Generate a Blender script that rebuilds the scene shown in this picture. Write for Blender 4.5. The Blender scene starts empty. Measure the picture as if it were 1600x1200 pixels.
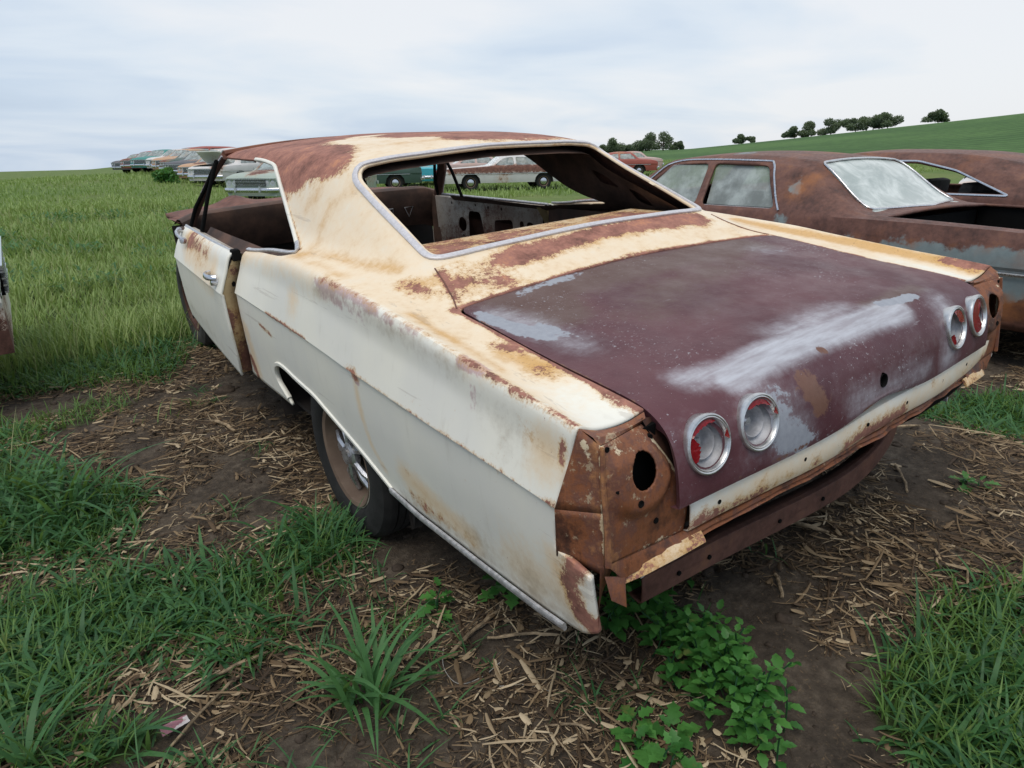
import bpy, bmesh, math, random
import numpy as np
from mathutils import Vector, Matrix, Quaternion
from mathutils.bvhtree import BVHTree
R_ = math.radians
sc = bpy.context.scene
COL = sc.collection

# ------------------------------------------------------------------ camera
CAM = Vector((-1.8189, -2.3060, 1.3316))
cam_d = bpy.data.cameras.new("camera"); cam = bpy.data.objects.new("camera", cam_d); COL.objects.link(cam)
cam_d.sensor_width = 36.0; cam_d.lens = 1061.85 / 1600 * 36; cam_d.clip_start = .05; cam_d.clip_end = 6000
rgt = Vector((0.81174169, -0.58378296, -0.01651885)); upv = Vector((0.20111898, 0.25287447, 0.94636444)); fwd = Vector((0.54829424, 0.77152573, -0.32267859))
cam.matrix_world = Matrix(((rgt.x, upv.x, -fwd.x, CAM.x), (rgt.y, upv.y, -fwd.y, CAM.y), (rgt.z, upv.z, -fwd.z, CAM.z), (0, 0, 0, 1)))
sc.camera = cam

# ------------------------------------------------------------------ sky and sun
SUN_EL, SUN_AZ = R_(62), R_(238)          # high and veiled by cloud, behind the camera's left shoulder
w = bpy.data.worlds.new("World"); sc.world = w; w.use_nodes = True
nt = w.node_tree; nt.nodes.clear()
def wn(t, **k):
    n = nt.nodes.new(t)
    for a, b in k.items(): setattr(n, a, b)
    return n
out = wn('ShaderNodeOutputWorld'); bg = wn('ShaderNodeBackground'); bg2 = wn('ShaderNodeBackground')
sky = wn('ShaderNodeTexSky'); sky.sky_type = 'NISHITA'; sky.sun_disc = False
sky.sun_elevation = SUN_EL; sky.sun_rotation = SUN_AZ; sky.dust_density = 2.0
nt.links.new(sky.outputs[0], bg.inputs[0]); bg.inputs[1].default_value = .11
tc = wn('ShaderNodeTexCoord')
sep = wn('ShaderNodeSeparateXYZ'); nt.links.new(tc.outputs['Generated'], sep.inputs[0])
# project the direction on a cloud layer: (x, y) / (z + .12)
zc = wn('ShaderNodeMath', operation='MAXIMUM'); nt.links.new(sep.outputs[2], zc.inputs[0]); zc.inputs[1].default_value = 0
za = wn('ShaderNodeMath', operation='ADD'); nt.links.new(zc.outputs[0], za.inputs[0]); za.inputs[1].default_value = .16
dv = wn('ShaderNodeVectorMath', operation='DIVIDE'); cmb = wn('ShaderNodeCombineXYZ')
for i in range(3): nt.links.new(za.outputs[0], cmb.inputs[i])
nt.links.new(tc.outputs['Generated'], dv.inputs[0]); nt.links.new(cmb.outputs[0], dv.inputs[1])
mp = wn('ShaderNodeMapping'); nt.links.new(dv.outputs[0], mp.inputs[0]); mp.inputs['Rotation'].default_value = (0, 0, R_(35)); mp.inputs['Scale'].default_value = (.5, .68, 1)
no = wn('ShaderNodeTexNoise'); nt.links.new(mp.outputs[0], no.inputs[0]); no.inputs['Scale'].default_value = 1.35; no.inputs['Detail'].default_value = 7; no.inputs['Roughness'].default_value = .48; no.inputs['Distortion'].default_value = .35
# brighter towards the veiled sun (to the right), bluer to the left
gd = wn('ShaderNodeVectorMath', operation='DOT_PRODUCT'); nt.links.new(tc.outputs['Generated'], gd.inputs[0]); gd.inputs[1].default_value = (.80, .30, .52)
gm = wn('ShaderNodeMapRange'); nt.links.new(gd.outputs['Value'], gm.inputs[0]); gm.inputs[1].default_value = .15; gm.inputs[2].default_value = .95; gm.inputs[3].default_value = -.13; gm.inputs[4].default_value = .22
ad = wn('ShaderNodeMath', operation='ADD'); nt.links.new(no.outputs[0], ad.inputs[0]); nt.links.new(gm.outputs[0], ad.inputs[1])
rmp = wn('ShaderNodeValToRGB'); nt.links.new(ad.outputs[0], rmp.inputs[0])
els = rmp.color_ramp.elements
els[0].position = .26; els[0].color = (.42, .52, .66, 1); els[1].position = .72; els[1].color = (.80, .82, .85, 1)
e = els.new(.45); e.color = (.56, .655, .78, 1); e = els.new(.57); e.color = (.68, .75, .83, 1)
nt.links.new(rmp.outputs[0], bg2.inputs[0]); bg2.inputs[1].default_value = .90
mx = wn('ShaderNodeMixShader'); mx.inputs[0].default_value = .9
nt.links.new(bg.outputs[0], mx.inputs[1]); nt.links.new(bg2.outputs[0], mx.inputs[2]); nt.links.new(mx.outputs[0], out.inputs[0])
sd = bpy.data.lights.new("sun", 'SUN'); sd.energy = 1.45; sd.angle = R_(35); sd.color = (1, .93, .82)
so = bpy.data.objects.new("sun", sd); COL.objects.link(so)
sdir = Vector((math.sin(SUN_AZ) * math.cos(SUN_EL), math.cos(SUN_AZ) * math.cos(SUN_EL), math.sin(SUN_EL)))
so.rotation_euler = sdir.to_track_quat('Z', 'Y').to_euler(); so.location = (0, 0, 30)
sc.view_settings.view_transform = 'Standard'; sc.view_settings.look = 'None'; sc.view_settings.exposure = 0.30; sc.view_settings.gamma = 1
sc.cycles.max_bounces = 6; sc.cycles.transparent_max_bounces = 12

# ------------------------------------------------------------------ helpers
RNG = np.random.default_rng(7); random.seed(7)
def tag(o, label=None, cat=None, group=None, kind=None):
    if label: o['label'] = label
    if cat: o['category'] = cat
    if group: o['group'] = group
    if kind: o['kind'] = kind
    return o
def empty(name, loc=(0, 0, 0), rz=0):
    o = bpy.data.objects.new(name, None); COL.objects.link(o); o.empty_display_size = .3
    o.location = loc; o.rotation_euler = (0, 0, rz); return o
def link(name, me, mats, parent=None):
    o = bpy.data.objects.new(name, me); COL.objects.link(o)
    for m in (mats if isinstance(mats, (list, tuple)) else [mats]): me.materials.append(m)
    if parent: o.parent = parent
    return o
def from_bm(name, bm, mats, parent=None, smooth=40, recalc=True):
    if recalc: bmesh.ops.recalc_face_normals(bm, faces=bm.faces)
    me = bpy.data.meshes.new(name)
    if smooth:
        a = R_(smooth)
        for f in bm.faces: f.smooth = True
        for e in bm.edges:
            if len(e.link_faces) == 2 and e.calc_face_angle(0) > a: e.smooth = False
    bm.to_mesh(me); bm.free(); return link(name, me, mats, parent)
def np_mesh(name, V, F, mats, parent=None, smooth=False, attrs=None):
    V = np.asarray(V, np.float32); F = np.asarray(F, np.int32)
    me = bpy.data.meshes.new(name); me.vertices.add(len(V)); me.vertices.foreach_set('co', V.ravel())
    k = F.shape[1]; me.loops.add(F.size); me.loops.foreach_set('vertex_index', F.ravel()); me.polygons.add(len(F))
    me.polygons.foreach_set('loop_start', np.arange(0, F.size, k, dtype=np.int32))
    if smooth: me.polygons.foreach_set('use_smooth', np.ones(len(F), bool))
    for n_, a in (attrs or {}).items():
        at = me.attributes.new(n_, 'FLOAT', 'POINT'); at.data.foreach_set('value', np.asarray(a, np.float32))
    me.update(calc_edges=True); me.validate(); return link(name, me, mats, parent)
def box(bm, c, s, rot=None, taper=1, bev=0):
    """box centred at c, size s"""
    v = []
    for z in (-.5, .5):
        t = 1 if z < 0 else taper
        for x, y in ((-.5, -.5), (.5, -.5), (.5, .5), (-.5, .5)):
            p = Vector((x * s[0] * t, y * s[1] * t, z * s[2]))
            if rot: p = rot @ p
            v.append(bm.verts.new(p + Vector(c)))
    fs = [bm.faces.new([v[i] for i in q]) for q in ((3, 2, 1, 0), (4, 5, 6, 7), (0, 1, 5, 4), (1, 2, 6, 5), (2, 3, 7, 6), (3, 0, 4, 7))]
    if bev:
        es = list({e for f in fs for e in f.edges}); bmesh.ops.bevel(bm, geom=es, offset=bev, segments=2, affect='EDGES', profile=.6)
def quadf(bm, pts):
    return bm.faces.new([bm.verts.new(Vector(p)) for p in pts])
def sweep(bm, path, rad, n=8, closed=False, flat=None, nrm=None, cap=True):
    """tube along path; rad a number or list; flat=(w,h) gives an oriented rounded strip (needs nrm list)"""
    P = [Vector(p) for p in path]; N = len(P); rings = []
    prev = None
    for i, p in enumerate(P):
        a = P[(i - 1) % N] if (closed or i) else P[0]; b = P[(i + 1) % N] if (closed or i < N - 1) else P[-1]
        t = (b - a).normalized()
        if nrm is not None: u = Vector(nrm[i])
        elif prev is None: u = Vector((0, 0, 1)) if abs(t.z) < .9 else Vector((1, 0, 0))
        else: u = prev
        u = (u - t * u.dot(t)).normalized(); prev = u; s = t.cross(u)
        r = rad[i] if isinstance(rad, (list, tuple)) else rad
        ring = []
        for k in range(n):
            an = 2 * math.pi * (k + .5) / n
            if flat:
                cx, cy = math.cos(an), math.sin(an)
                cx = math.copysign(abs(cx) ** .5, cx); cy = math.copysign(abs(cy) ** .7, cy)
                ring.append(bm.verts.new(p + s * cx * flat[0] / 2 + u * cy * flat[1] / 2))
            else: ring.append(bm.verts.new(p + (s * math.cos(an) + u * math.sin(an)) * r))
        rings.append(ring)
    for i in range(N if closed else N - 1):
        A, B = rings[i], rings[(i + 1) % N]
        for k in range(n): bm.faces.new((A[k], A[(k + 1) % n], B[(k + 1) % n], B[k]))
    if cap and not closed:
        bm.faces.new(rings[0][::-1]); bm.faces.new(rings[-1])
def lathe(bm, prof, M, n=40, close=False):
    """revolve (r,h) about local Z, placed by matrix M"""
    rings = []
    for r, h in prof:
        if r < 1e-6: rings.append([bm.verts.new(M @ Vector((0, 0, h)))])
        else: rings.append([bm.verts.new(M @ Vector((r * math.cos(2 * math.pi * k / n), r * math.sin(2 * math.pi * k / n), h))) for k in range(n)])
    for A, B in zip(rings, rings[1:]):
        if len(A) == 1 and len(B) == 1: continue
        for k in range(n):
            k2 = (k + 1) % n
            if len(A) == 1: bm.faces.new((A[0], B[k2], B[k]))
            elif len(B) == 1: bm.faces.new((A[k], A[k2], B[0]))
            else: bm.faces.new((A[k], A[k2], B[k2], B[k]))
def frame(loc, z, x=None):
    z = Vector(z).normalized(); x = Vector(x or (1, 0, 0)); x = (x - z * x.dot(z)).normalized(); y = z.cross(x)
    return Matrix(((x.x, y.x, z.x, loc[0]), (x.y, y.y, z.y, loc[1]), (x.z, y.z, z.z, loc[2]), (0, 0, 0, 1)))
def pchip(xk, yk, x):
    xk = np.asarray(xk, float); yk = np.asarray(yk, float); x = np.asarray(x, float)
    if len(xk) == 2: return np.interp(x, xk, yk)
    h = np.diff(xk); d = np.diff(yk) / h; m = np.zeros(len(xk))
    for i in range(1, len(xk) - 1):
        if d[i - 1] * d[i] > 0:
            w1 = 2 * h[i] + h[i - 1]; w2 = h[i] + 2 * h[i - 1]; m[i] = (w1 + w2) / (w1 / d[i - 1] + w2 / d[i])
    m[0] = d[0]; m[-1] = d[-1]
    i = np.clip(np.searchsorted(xk, x) - 1, 0, len(xk) - 2); t = (x - xk[i]) / h[i]
    return ((1 + 2 * t) * (1 - t) ** 2) * yk[i] + t * (1 - t) ** 2 * h[i] * m[i] + t * t * (3 - 2 * t) * yk[i + 1] + t * t * (t - 1) * h[i] * m[i + 1]
def catmull(pts, n, closed=False):
    P = [np.array(p, float) for p in pts]; N = len(P); o = []
    for i in range(N if closed else N - 1):
        a, b, c, d = (P[(i - 1) % N] if closed or i else P[0], P[i], P[(i + 1) % N], P[(i + 2) % N] if closed or i < N - 2 else P[-1])
        for k in range(n):
            t = k / n; o.append(.5 * (2 * b + (c - a) * t + (2 * a - 5 * b + 4 * c - d) * t * t + (3 * b - a - 3 * c + d) * t ** 3))
    if not closed: o.append(P[-1])
    return o
def round_poly(pts, r, n=5):
    """polygon with rounded corners; r number or list"""
    o = []; N = len(pts); P = [np.array(p, float) for p in pts]
    for i in range(N):
        a, b, c = P[i - 1], P[i], P[(i + 1) % N]; rr = r[i] if isinstance(r, (list, tuple)) else r
        d1 = a - b; d2 = c - b; l1 = np.linalg.norm(d1); l2 = np.linalg.norm(d2); q = min(rr, .48 * l1, .48 * l2)
        s = b + d1 / l1 * q; e = b + d2 / l2 * q
        for k in range(n + 1):
            t = k / n; o.append((1 - t) ** 2 * s + 2 * t * (1 - t) * b + t * t * e)
    return o
def inpoly(p, poly):
    x, y = p; c = False; n = len(poly); j = n - 1
    for i in range(n):
        xi, yi = poly[i][0], poly[i][1]; xj, yj = poly[j][0], poly[j][1]
        if (yi > y) != (yj > y) and x < (xj - xi) * (y - yi) / (yj - yi) + xi: c = not c
        j = i
    return c
def cut_poly(bm, poly, ax, cond):
    """cut a hole of outline poly (in the two axes ax) through the faces where cond(centre)"""
    a, b = ax; n = len(poly); P0 = min(p[0] for p in poly) - .01; P1 = max(p[0] for p in poly) + .01; Q0 = min(p[1] for p in poly) - .01; Q1 = max(p[1] for p in poly) + .01
    def near(f, x0, x1, y0, y1):
        xs = [v.co[a] for v in f.verts]
        if max(xs) < x0 or min(xs) > x1: return False
        ys = [v.co[b] for v in f.verts]; return not (max(ys) < y0 or min(ys) > y1)
    cand = {f for f in bm.faces if near(f, P0, P1, Q0, Q1) and cond(f.calc_center_median())}
    for i in range(n):
        p = poly[i]; q = poly[(i + 1) % n]
        if math.hypot(q[0] - p[0], q[1] - p[1]) < 1e-4: continue
        fs = [f for f in cand if near(f, min(p[0], q[0]) - .002, max(p[0], q[0]) + .002, min(p[1], q[1]) - .002, max(p[1], q[1]) + .002)]
        if not fs: continue
        g = dict.fromkeys(fs)
        for f in fs: g.update(dict.fromkeys(f.edges)); g.update(dict.fromkeys(f.verts))
        co = Vector((0, 0, 0)); co[a] = p[0]; co[b] = p[1]; no_ = Vector((0, 0, 0)); no_[a] = q[1] - p[1]; no_[b] = -(q[0] - p[0])
        r = bmesh.ops.bisect_plane(bm, geom=list(g), dist=1e-5, plane_co=co, plane_no=no_)
        cand = {f for f in cand if f.is_valid} | {f for f in r['geom'] if isinstance(f, bmesh.types.BMFace) and f.is_valid}
    dele = []
    for f in cand:
        c = f.calc_center_median()
        if cond(c) and inpoly((c[a], c[b]), poly): dele.append(f)
    bmesh.ops.delete(bm, geom=dele, context='FACES')
def loft_half(st, ys, sub, sharp):
    """st: {y: [(x,z)...]} control sections; returns bmesh grid verts (row per y)"""
    ky = sorted(st); nc = len(st[ky[0]])
    A = np.array([st[k] for k in ky], float)          # (S, nc, 2)
    out_ = []
    X = np.stack([pchip(ky, A[:, c, 0], ys) for c in range(nc)], 1); Z = np.stack([pchip(ky, A[:, c, 1], ys) for c in range(nc)], 1)
    for r in range(len(ys)):
        row = []; xs, zs = X[r], Z[r]; segs = [0] + sorted(sharp) + [nc - 1]
        for s0, s1 in zip(segs, segs[1:]):
            idx = list(range(s0, s1 + 1)); d = [0]
            for i in idx[1:]: d.append(d[-1] + max(1e-4, math.hypot(xs[i] - xs[i - 1], zs[i] - zs[i - 1])))
            t = []
            for j, i in enumerate(idx[:-1]): t += [d[j] + (d[j + 1] - d[j]) * k / sub[i] for k in range(sub[i])]
            px = smooth_interp(d, [xs[i] for i in idx], t); pz = smooth_interp(d, [zs[i] for i in idx], t)
            row += list(zip(px, pz))
        row.append((xs[-1], zs[-1])); out_.append(row)
    return out_
def smooth_interp(d, v, t):
    d = np.array(d); v = np.array(v, float)
    if len(d) < 3: return np.interp(t, d, v)
    m = np.zeros(len(d)); s = np.diff(v) / np.diff(d); h = np.diff(d)
    m[1:-1] = (s[:-1] * h[1:] + s[1:] * h[:-1]) / (h[1:] + h[:-1]); m[0] = s[0] * 1.5 - m[1] * .5; m[-1] = s[-1] * 1.5 - m[-2] * .5
    i = np.clip(np.searchsorted(d, t, side='right') - 1, 0, len(d) - 2); u = (np.array(t) - d[i]) / h[i]
    return ((1 + 2 * u) * (1 - u) ** 2) * v[i] + u * (1 - u) ** 2 * h[i] * m[i] + u * u * (3 - 2 * u) * v[i + 1] + u * u * (u - 1) * h[i] * m[i + 1]
def grid_faces(bm, rows):
    """rows: list of lists of Vector -> verts and quads"""
    V = [[bm.verts.new(p) for p in r] for r in rows]
    for A, B in zip(V, V[1:]):
        for i in range(len(A) - 1): bm.faces.new((A[i], A[i + 1], B[i + 1], B[i]))
    return V
def capsule_field(P, prims):
    """soft field on points P (n,3): .5 on the edge of each blob. prim = (strength, radius, pt, pt, ...)"""
    F = np.zeros(len(P))
    for pr in prims:
        s, r = pr[0], pr[1]; pts = [np.array(q, float) for q in pr[2:]]
        if len(pts) == 1: d = np.linalg.norm(P - pts[0], axis=1)
        else:
            d = np.full(len(P), 1e9)
            for a, b in zip(pts, pts[1:]):
                ab = b - a; t = np.clip(((P - a) @ ab) / (ab @ ab), 0, 1); d = np.minimum(d, np.linalg.norm(P - (a + t[:, None] * ab), axis=1))
        F = np.maximum(F, s * np.clip(1 - d / (2 * r), 0, 1))
    return F
def paint_attr(o, name, prims, fn=None):
    me = o.data; P = np.empty(len(me.vertices) * 3, np.float32); me.vertices.foreach_get('co', P); P = P.reshape(-1, 3).astype(float)
    F = capsule_field(P, prims) if prims else np.zeros(len(P))
    if fn is not None: F = np.maximum(F, fn(P))
    at = me.attributes.get(name) or me.attributes.new(name, 'FLOAT', 'POINT'); at.data.foreach_set('value', F.astype(np.float32))

# ------------------------------------------------------------------ materials
class NT:
    def __init__(s, name):
        s.m = bpy.data.materials.new(name); s.m.use_nodes = True; s.t = s.m.node_tree; s.t.nodes.clear()
        s.o = s.t.nodes.new('ShaderNodeOutputMaterial'); s.tc = s.t.nodes.new('ShaderNodeTexCoord'); s.co = s.tc.outputs['Object']
    def n(s, t, ins=None, **k):
        nd = s.t.nodes.new(t)
        for a, b in k.items(): setattr(nd, a, b)
        for a, b in (ins or {}).items():
            if isinstance(b, bpy.types.NodeSocket): s.t.links.new(b, nd.inputs[a])
            else: nd.inputs[a].default_value = b
        return nd
    def noise(s, scale, detail=4, rough=.55, vec=None, dist=0, col=False):
        nd = s.n('ShaderNodeTexNoise', {'Scale': scale, 'Detail': detail, 'Roughness': rough, 'Distortion': dist, 0: vec or s.co})
        return nd.outputs[1 if col else 0]
    def stretch(s, sx, sy, sz, off=(0, 0, 0)):
        return s.n('ShaderNodeMapping', {0: s.co, 'Scale': (sx, sy, sz), 'Location': off}).outputs[0]
    def math(s, op, a, b=0, clamp=False):
        return s.n('ShaderNodeMath', {0: a, 1: b}, operation=op, use_clamp=clamp).outputs[0]
    def ramp(s, v, *st):
        nd = s.n('ShaderNodeValToRGB', {0: v}); e = nd.color_ramp.elements
        while len(e) < len(st): e.new(.5)
        for q, (p, c) in zip(e, st): q.position = p; q.color = (*c, 1) if len(c) == 3 else c
        return nd.outputs[0]
    def sstep(s, v, a, b):
        nd = s.n('ShaderNodeMapRange', {0: v, 1: a, 2: b, 3: 0., 4: 1.}, interpolation_type='SMOOTHSTEP'); return nd.outputs[0]
    def rng(s, v, a, b, c, d): return s.n('ShaderNodeMapRange', {0: v, 1: a, 2: b, 3: c, 4: d}).outputs[0]
    def mix(s, f, a, b):
        nd = s.n('ShaderNodeMix', data_type='RGBA')
        for i, v in ((0, f), (6, a), (7, b)):
            if isinstance(v, bpy.types.NodeSocket): s.t.links.new(v, nd.inputs[i])
            else: nd.inputs[i].default_value = v if i == 0 else ((*v, 1) if len(v) == 3 else v)
        return nd.outputs[2]
    def mixf(s, f, a, b):
        nd = s.n('ShaderNodeMix', {0: f, 2: a, 3: b}, data_type='FLOAT'); return nd.outputs[0]
    def attr(s, n): return s.n('ShaderNodeAttribute', attribute_name=n).outputs['Fac']
    def bump(s, h, strength=.3, dist=.01): return s.n('ShaderNodeBump', {'Height': h, 'Strength': strength, 'Distance': dist}).outputs[0]
    def bsdf(s, col, rough=.6, metal=0, nrm=None, spec=.5, **k):
        nd = s.n('ShaderNodeBsdfPrincipled'); 
        for a, v in (('Base Color', col), ('Roughness', rough), ('Metallic', metal), ('Specular IOR Level', spec), ('Normal', nrm), *k.items()):
            if v is None: continue
            if isinstance(v, bpy.types.NodeSocket): s.t.links.new(v, nd.inputs[a])
            else: nd.inputs[a].default_value = (*v, 1) if isinstance(v, tuple) and len(v) == 3 and a in ('Base Color', 'Coat Tint', 'Emission Color') else v
        s.t.links.new(nd.outputs[0], s.o.inputs[0]); return nd

def rust_color(s, dark=1.0, sc_=1.0):
    a = s.noise(9 * sc_, 8, .65); b = s.noise(60 * sc_, 6, .7)
    v = s.math('ADD', s.math('MULTIPLY', a, .65), s.math('MULTIPLY', b, .35))
    d = dark
    return s.ramp(v, (.34, (.055 * d, .024 * d, .018 * d)), (.46, (.135 * d, .058 * d, .042 * d)), (.55, (.19 * d, .085 * d, .062 * d)), (.66, (.27 * d, .12 * d, .065 * d)))
def old_paint(name, base, stain=(.62, .33, .10), rustdark=1.0, rough=.5, speck=.25, prim=(.30, .20, .20), dirtcol=(.30, .25, .18), coat=0.0, base2=None):
    """weathered paint: attributes rust / stain / prim / dirt say where the wear is, noise breaks the edges"""
    s = NT(name)
    nb = s.noise(7, 9, .62); nf = s.noise(38, 8, .7); nn = s.math('ADD', s.math('MULTIPLY', nb, .55), s.math('MULTIPLY', nf, .45))
    nc = s.math('SUBTRACT', nn, .5)
    c0 = s.mix(s.sstep(s.noise(2.2, 5, .6), .35, .65), base, base2 or tuple(v * .93 for v in base))
    # faint streaks and grime
    st = s.noise(3.2, 6, .6, s.stretch(6, 6, 1.2)); c0 = s.mix(s.math('MULTIPLY', s.sstep(st, .56, .78), .16), c0, dirtcol)
    sa = s.math('ADD', s.attr('stain'), s.math('MULTIPLY', nc, 1.1))
    cy = tuple(v * .55 + w_ * .45 * k_ for v, w_, k_ in zip(base, stain, (1.2, 1.25, 1.3)))        # first a creamy yellowing, then ochre, then orange
    c1 = s.mix(s.math('MULTIPLY', s.sstep(sa, .15, .62), .85), c0, cy)
    c1 = s.mix(s.math('MULTIPLY', s.sstep(sa, .55, 1.02), .85), c1, s.mix(nf, tuple(v * 1.1 for v in stain), tuple(v * .72 for v in stain)))
    pa = s.math('ADD', s.attr('prim'), s.math('MULTIPLY', nc, 1.3)); pf = s.sstep(pa, .44, .62)
    c2 = s.mix(s.math('MULTIPLY', pf, .9), c1, s.mix(s.noise(22, 6, .7), prim, tuple(v * 1.5 for v in prim)))
    da = s.math('ADD', s.attr('dirt'), s.math('MULTIPLY', nc, 1.0)); df = s.sstep(da, .30, .8)
    c2 = s.mix(s.math('MULTIPLY', df, .75), c2, dirtcol)
    fine = s.math('SUBTRACT', s.noise(150, 6, .75), .5); ra = s.math('ADD', s.math('ADD', s.attr('rust'), s.math('MULTIPLY', nc, 1.9)), s.math('MULTIPLY', fine, .75)); rf = s.sstep(ra, .46, .55)
    pit = s.sstep(s.math('ADD', s.noise(110, 4, .8), s.math('MULTIPLY', s.math('MAXIMUM', s.attr('rust'), s.math('MULTIPLY', s.attr('stain'), .55)), .34)), .80, .85); rf = s.math('MAXIMUM', rf, s.math('MULTIPLY', pit, .85))
    halo = s.sstep(ra, .22, .52); c3 = s.mix(s.math('MULTIPLY', halo, .6), c2, tuple(v * .85 for v in stain))
    # scattered small rust specks
    sp = s.noise(85, 3, .8); spf = s.sstep(s.math('ADD', sp, s.math('MULTIPLY', s.noise(3, 3), speck)), .715 + speck * .5, .76 + speck * .5)
    rc = rust_color(s, rustdark); rt = s.math('MAXIMUM', rf, s.math('MULTIPLY', spf, .8))
    c4 = s.mix(rt, c3, rc)
    # scratches
    v = s.n('ShaderNodeTexNoise', {'Scale': 30., 'Detail': 2., 'Roughness': .5, 0: s.stretch(.35, .12, 3.2)}).outputs[0]
    rr = s.mixf(rt, s.mixf(s.math('MULTIPLY', s.noise(14, 5), 1.0), rough - .12, rough + .18), .82)
    h = s.math('ADD', s.math('MULTIPLY', nf, s.mixf(rt, .08, .9)), s.math('MULTIPLY', rt, -.35))
    h2 = s.math('ADD', h, s.math('MULTIPLY', s.noise(2.4, 3), 2.6))
    sc1 = s.noise(9, 5, .7, s.stretch(1, .12, 2.5)); c4 = s.mix(s.math('MULTIPLY', s.sstep(sc1, .63, .66), .22), c4, (.20, .13, .09))
    s.bsdf(c4, rr, 0, s.bump(h2, .35, .004), .45, **({'Coat Weight': coat} if coat else {}))
    return s.m
def simple(name, col, rough=.6, metal=0, var=.25, scale=12, bump=.2, spec=.5, col2=None):
    s = NT(name); nf = s.noise(scale, 6, .65)
    c = s.mix(s.sstep(nf, .35, .68), tuple(v * (1 - var) for v in col), col2 or tuple(min(1, v * (1 + var)) for v in col))
    s.bsdf(c, s.rng(nf, .3, .7, max(.02, rough - .1), min(1, rough + .12)), metal, s.bump(s.noise(scale * 4, 5, .7), bump, .003), spec); return s.m
def rusty(name, dark=1.0, blue=0.0, sc_=1.0, rough=.8):
    s = NT(name); c = rust_color(s, dark, sc_); nf = s.noise(30, 7, .7)
    if blue:
        m_ = s.math('ADD', s.attr('prim'), s.math('MULTIPLY', s.math('SUBTRACT', s.noise(6, 7, .62), .5), 1.4))
        c = s.mix(s.sstep(m_, .42, .60), c, s.mix(s.noise(18, 5), (.13, .17, .18), (.24, .28, .28)))
    big = s.noise(1.6, 5, .65); c = s.mix(s.math('MULTIPLY', s.sstep(big, .52, .66), .3), c, s.mix(nf, (.20, .065, .028), (.34, .13, .05)))
    if blue:
        oa = s.math('ADD', s.attr('rust'), s.math('MULTIPLY', s.math('SUBTRACT', s.noise(5, 7, .62), .5), 1.0)); c = s.mix(s.math('MULTIPLY', s.sstep(oa, .35, .75), .8), c, s.mix(nf, (.22, .075, .025), (.42, .17, .06)))
    s.bsdf(c, s.rng(nf, .3, .7, rough - .2, rough + .1), 0, s.bump(nf, .4, .004), .4); return s.m

M = {}
M['cream'] = old_paint('cream_paint', (.83, .80, .70), base2=(.77, .75, .68), rough=.42, speck=.22, stain=(.66, .36, .09), rustdark=1.9, prim=(.42, .29, .30))
M['maroon'] = None
M['rust'] = rusty('bare_rust')
M['rust_dark'] = rusty('dark_rust', .45)
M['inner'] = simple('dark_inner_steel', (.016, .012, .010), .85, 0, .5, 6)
M['black'] = simple('black_void', (.005, .005, .005), .9, 0, .2, spec=.12)
M['rubber'] = simple('old_rubber', (.012, .0115, .011), .82, 0, .35, 18, .4)
M['chrome'] = simple('pitted_chrome', (.62, .62, .64), .22, 1, .12, 40, .15)
M['alu'] = simple('dull_aluminium_trim', (.56, .55, .56), .42, .55, .22, 60, .35)
M['bezel'] = simple('bezel_metal', (.60, .60, .60), .32, .85, .15, 40, .1)

# ------------------------------------------------------------------ terrain
TILT = Matrix(((0.998123, -0.013759, -0.059672, 0), (0.012353, 0.999639, -0.023863, 0), (0.059979, 0.023081, 0.997933, 0), (0, 0, 0, 1)))
def sstep_np(x, a, b):
    t = np.clip((x - a) / (b - a), 0, 1); return t * t * (3 - 2 * t)
def vnoise(x, y, s, seed=0):
    """cheap smooth value noise 0..1"""
    x = np.asarray(x, float) / s; y = np.asarray(y, float) / s; xi = np.floor(x).astype(np.int64); yi = np.floor(y).astype(np.int64); fx = x - xi; fy = y - yi
    fx = fx * fx * (3 - 2 * fx); fy = fy * fy * (3 - 2 * fy)
    def h(a, b):
        n = (a * 374761393 + b * 668265263 + seed * 1442695) & 0xffffffff; n = ((n ^ (n >> 13)) * 1274126177) & 0xffffffff; n = n ^ (n >> 16); return (n & 0xffff) / 65535.
    return (h(xi, yi) * (1 - fx) + h(xi + 1, yi) * fx) * (1 - fy) + (h(xi, yi + 1) * (1 - fx) + h(xi + 1, yi + 1) * fx) * fy
def hbase(x, y):
    x = np.asarray(x, float); y = np.asarray(y, float)
    cp = .0601 * x + .0231 * y + .0                     # the wreck's own plane
    dx = np.maximum(0, np.abs(x) - 1.0); dy = np.maximum(0, np.abs(y - .9) - 2.3); dd = np.hypot(dx, dy)
    w_ = 1 - sstep_np(dd, 0, 1.5)
    z = -.075 + w_ * (np.clip(cp, -.12, .2) + .075 - .01)
    r = np.hypot(x - CAM.x, y - CAM.y); az = np.degrees(np.arctan2(x - CAM.x, y - CAM.y))
    hl = np.interp(az, [-180, -60, 5, 9.5, 38, 44, 50, 60, 72, 90, 120, 180], [-20, -20, -20, -7, -5, 0, 1.8, 6.6, 12.6, 17, 8, -4])
    z = z + np.where(hl > 0, hl * sstep_np(r, 100, 340), hl * 1.5 * sstep_np(r, 52, 190))
    z = z + .42 * np.exp(-((az - 6) / 9.) ** 2) * sstep_np(r, 16, 40) * (1 - sstep_np(r, 62, 90))
    z = z + .22 * np.exp(-((az - 12) / 4.) ** 2) * sstep_np(r, 38, 50) * (1 - sstep_np(r, 62, 90))
    z = z - .12 * sstep_np(r, 14, 30)*sstep_np(az,10,30)
    return z
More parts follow.
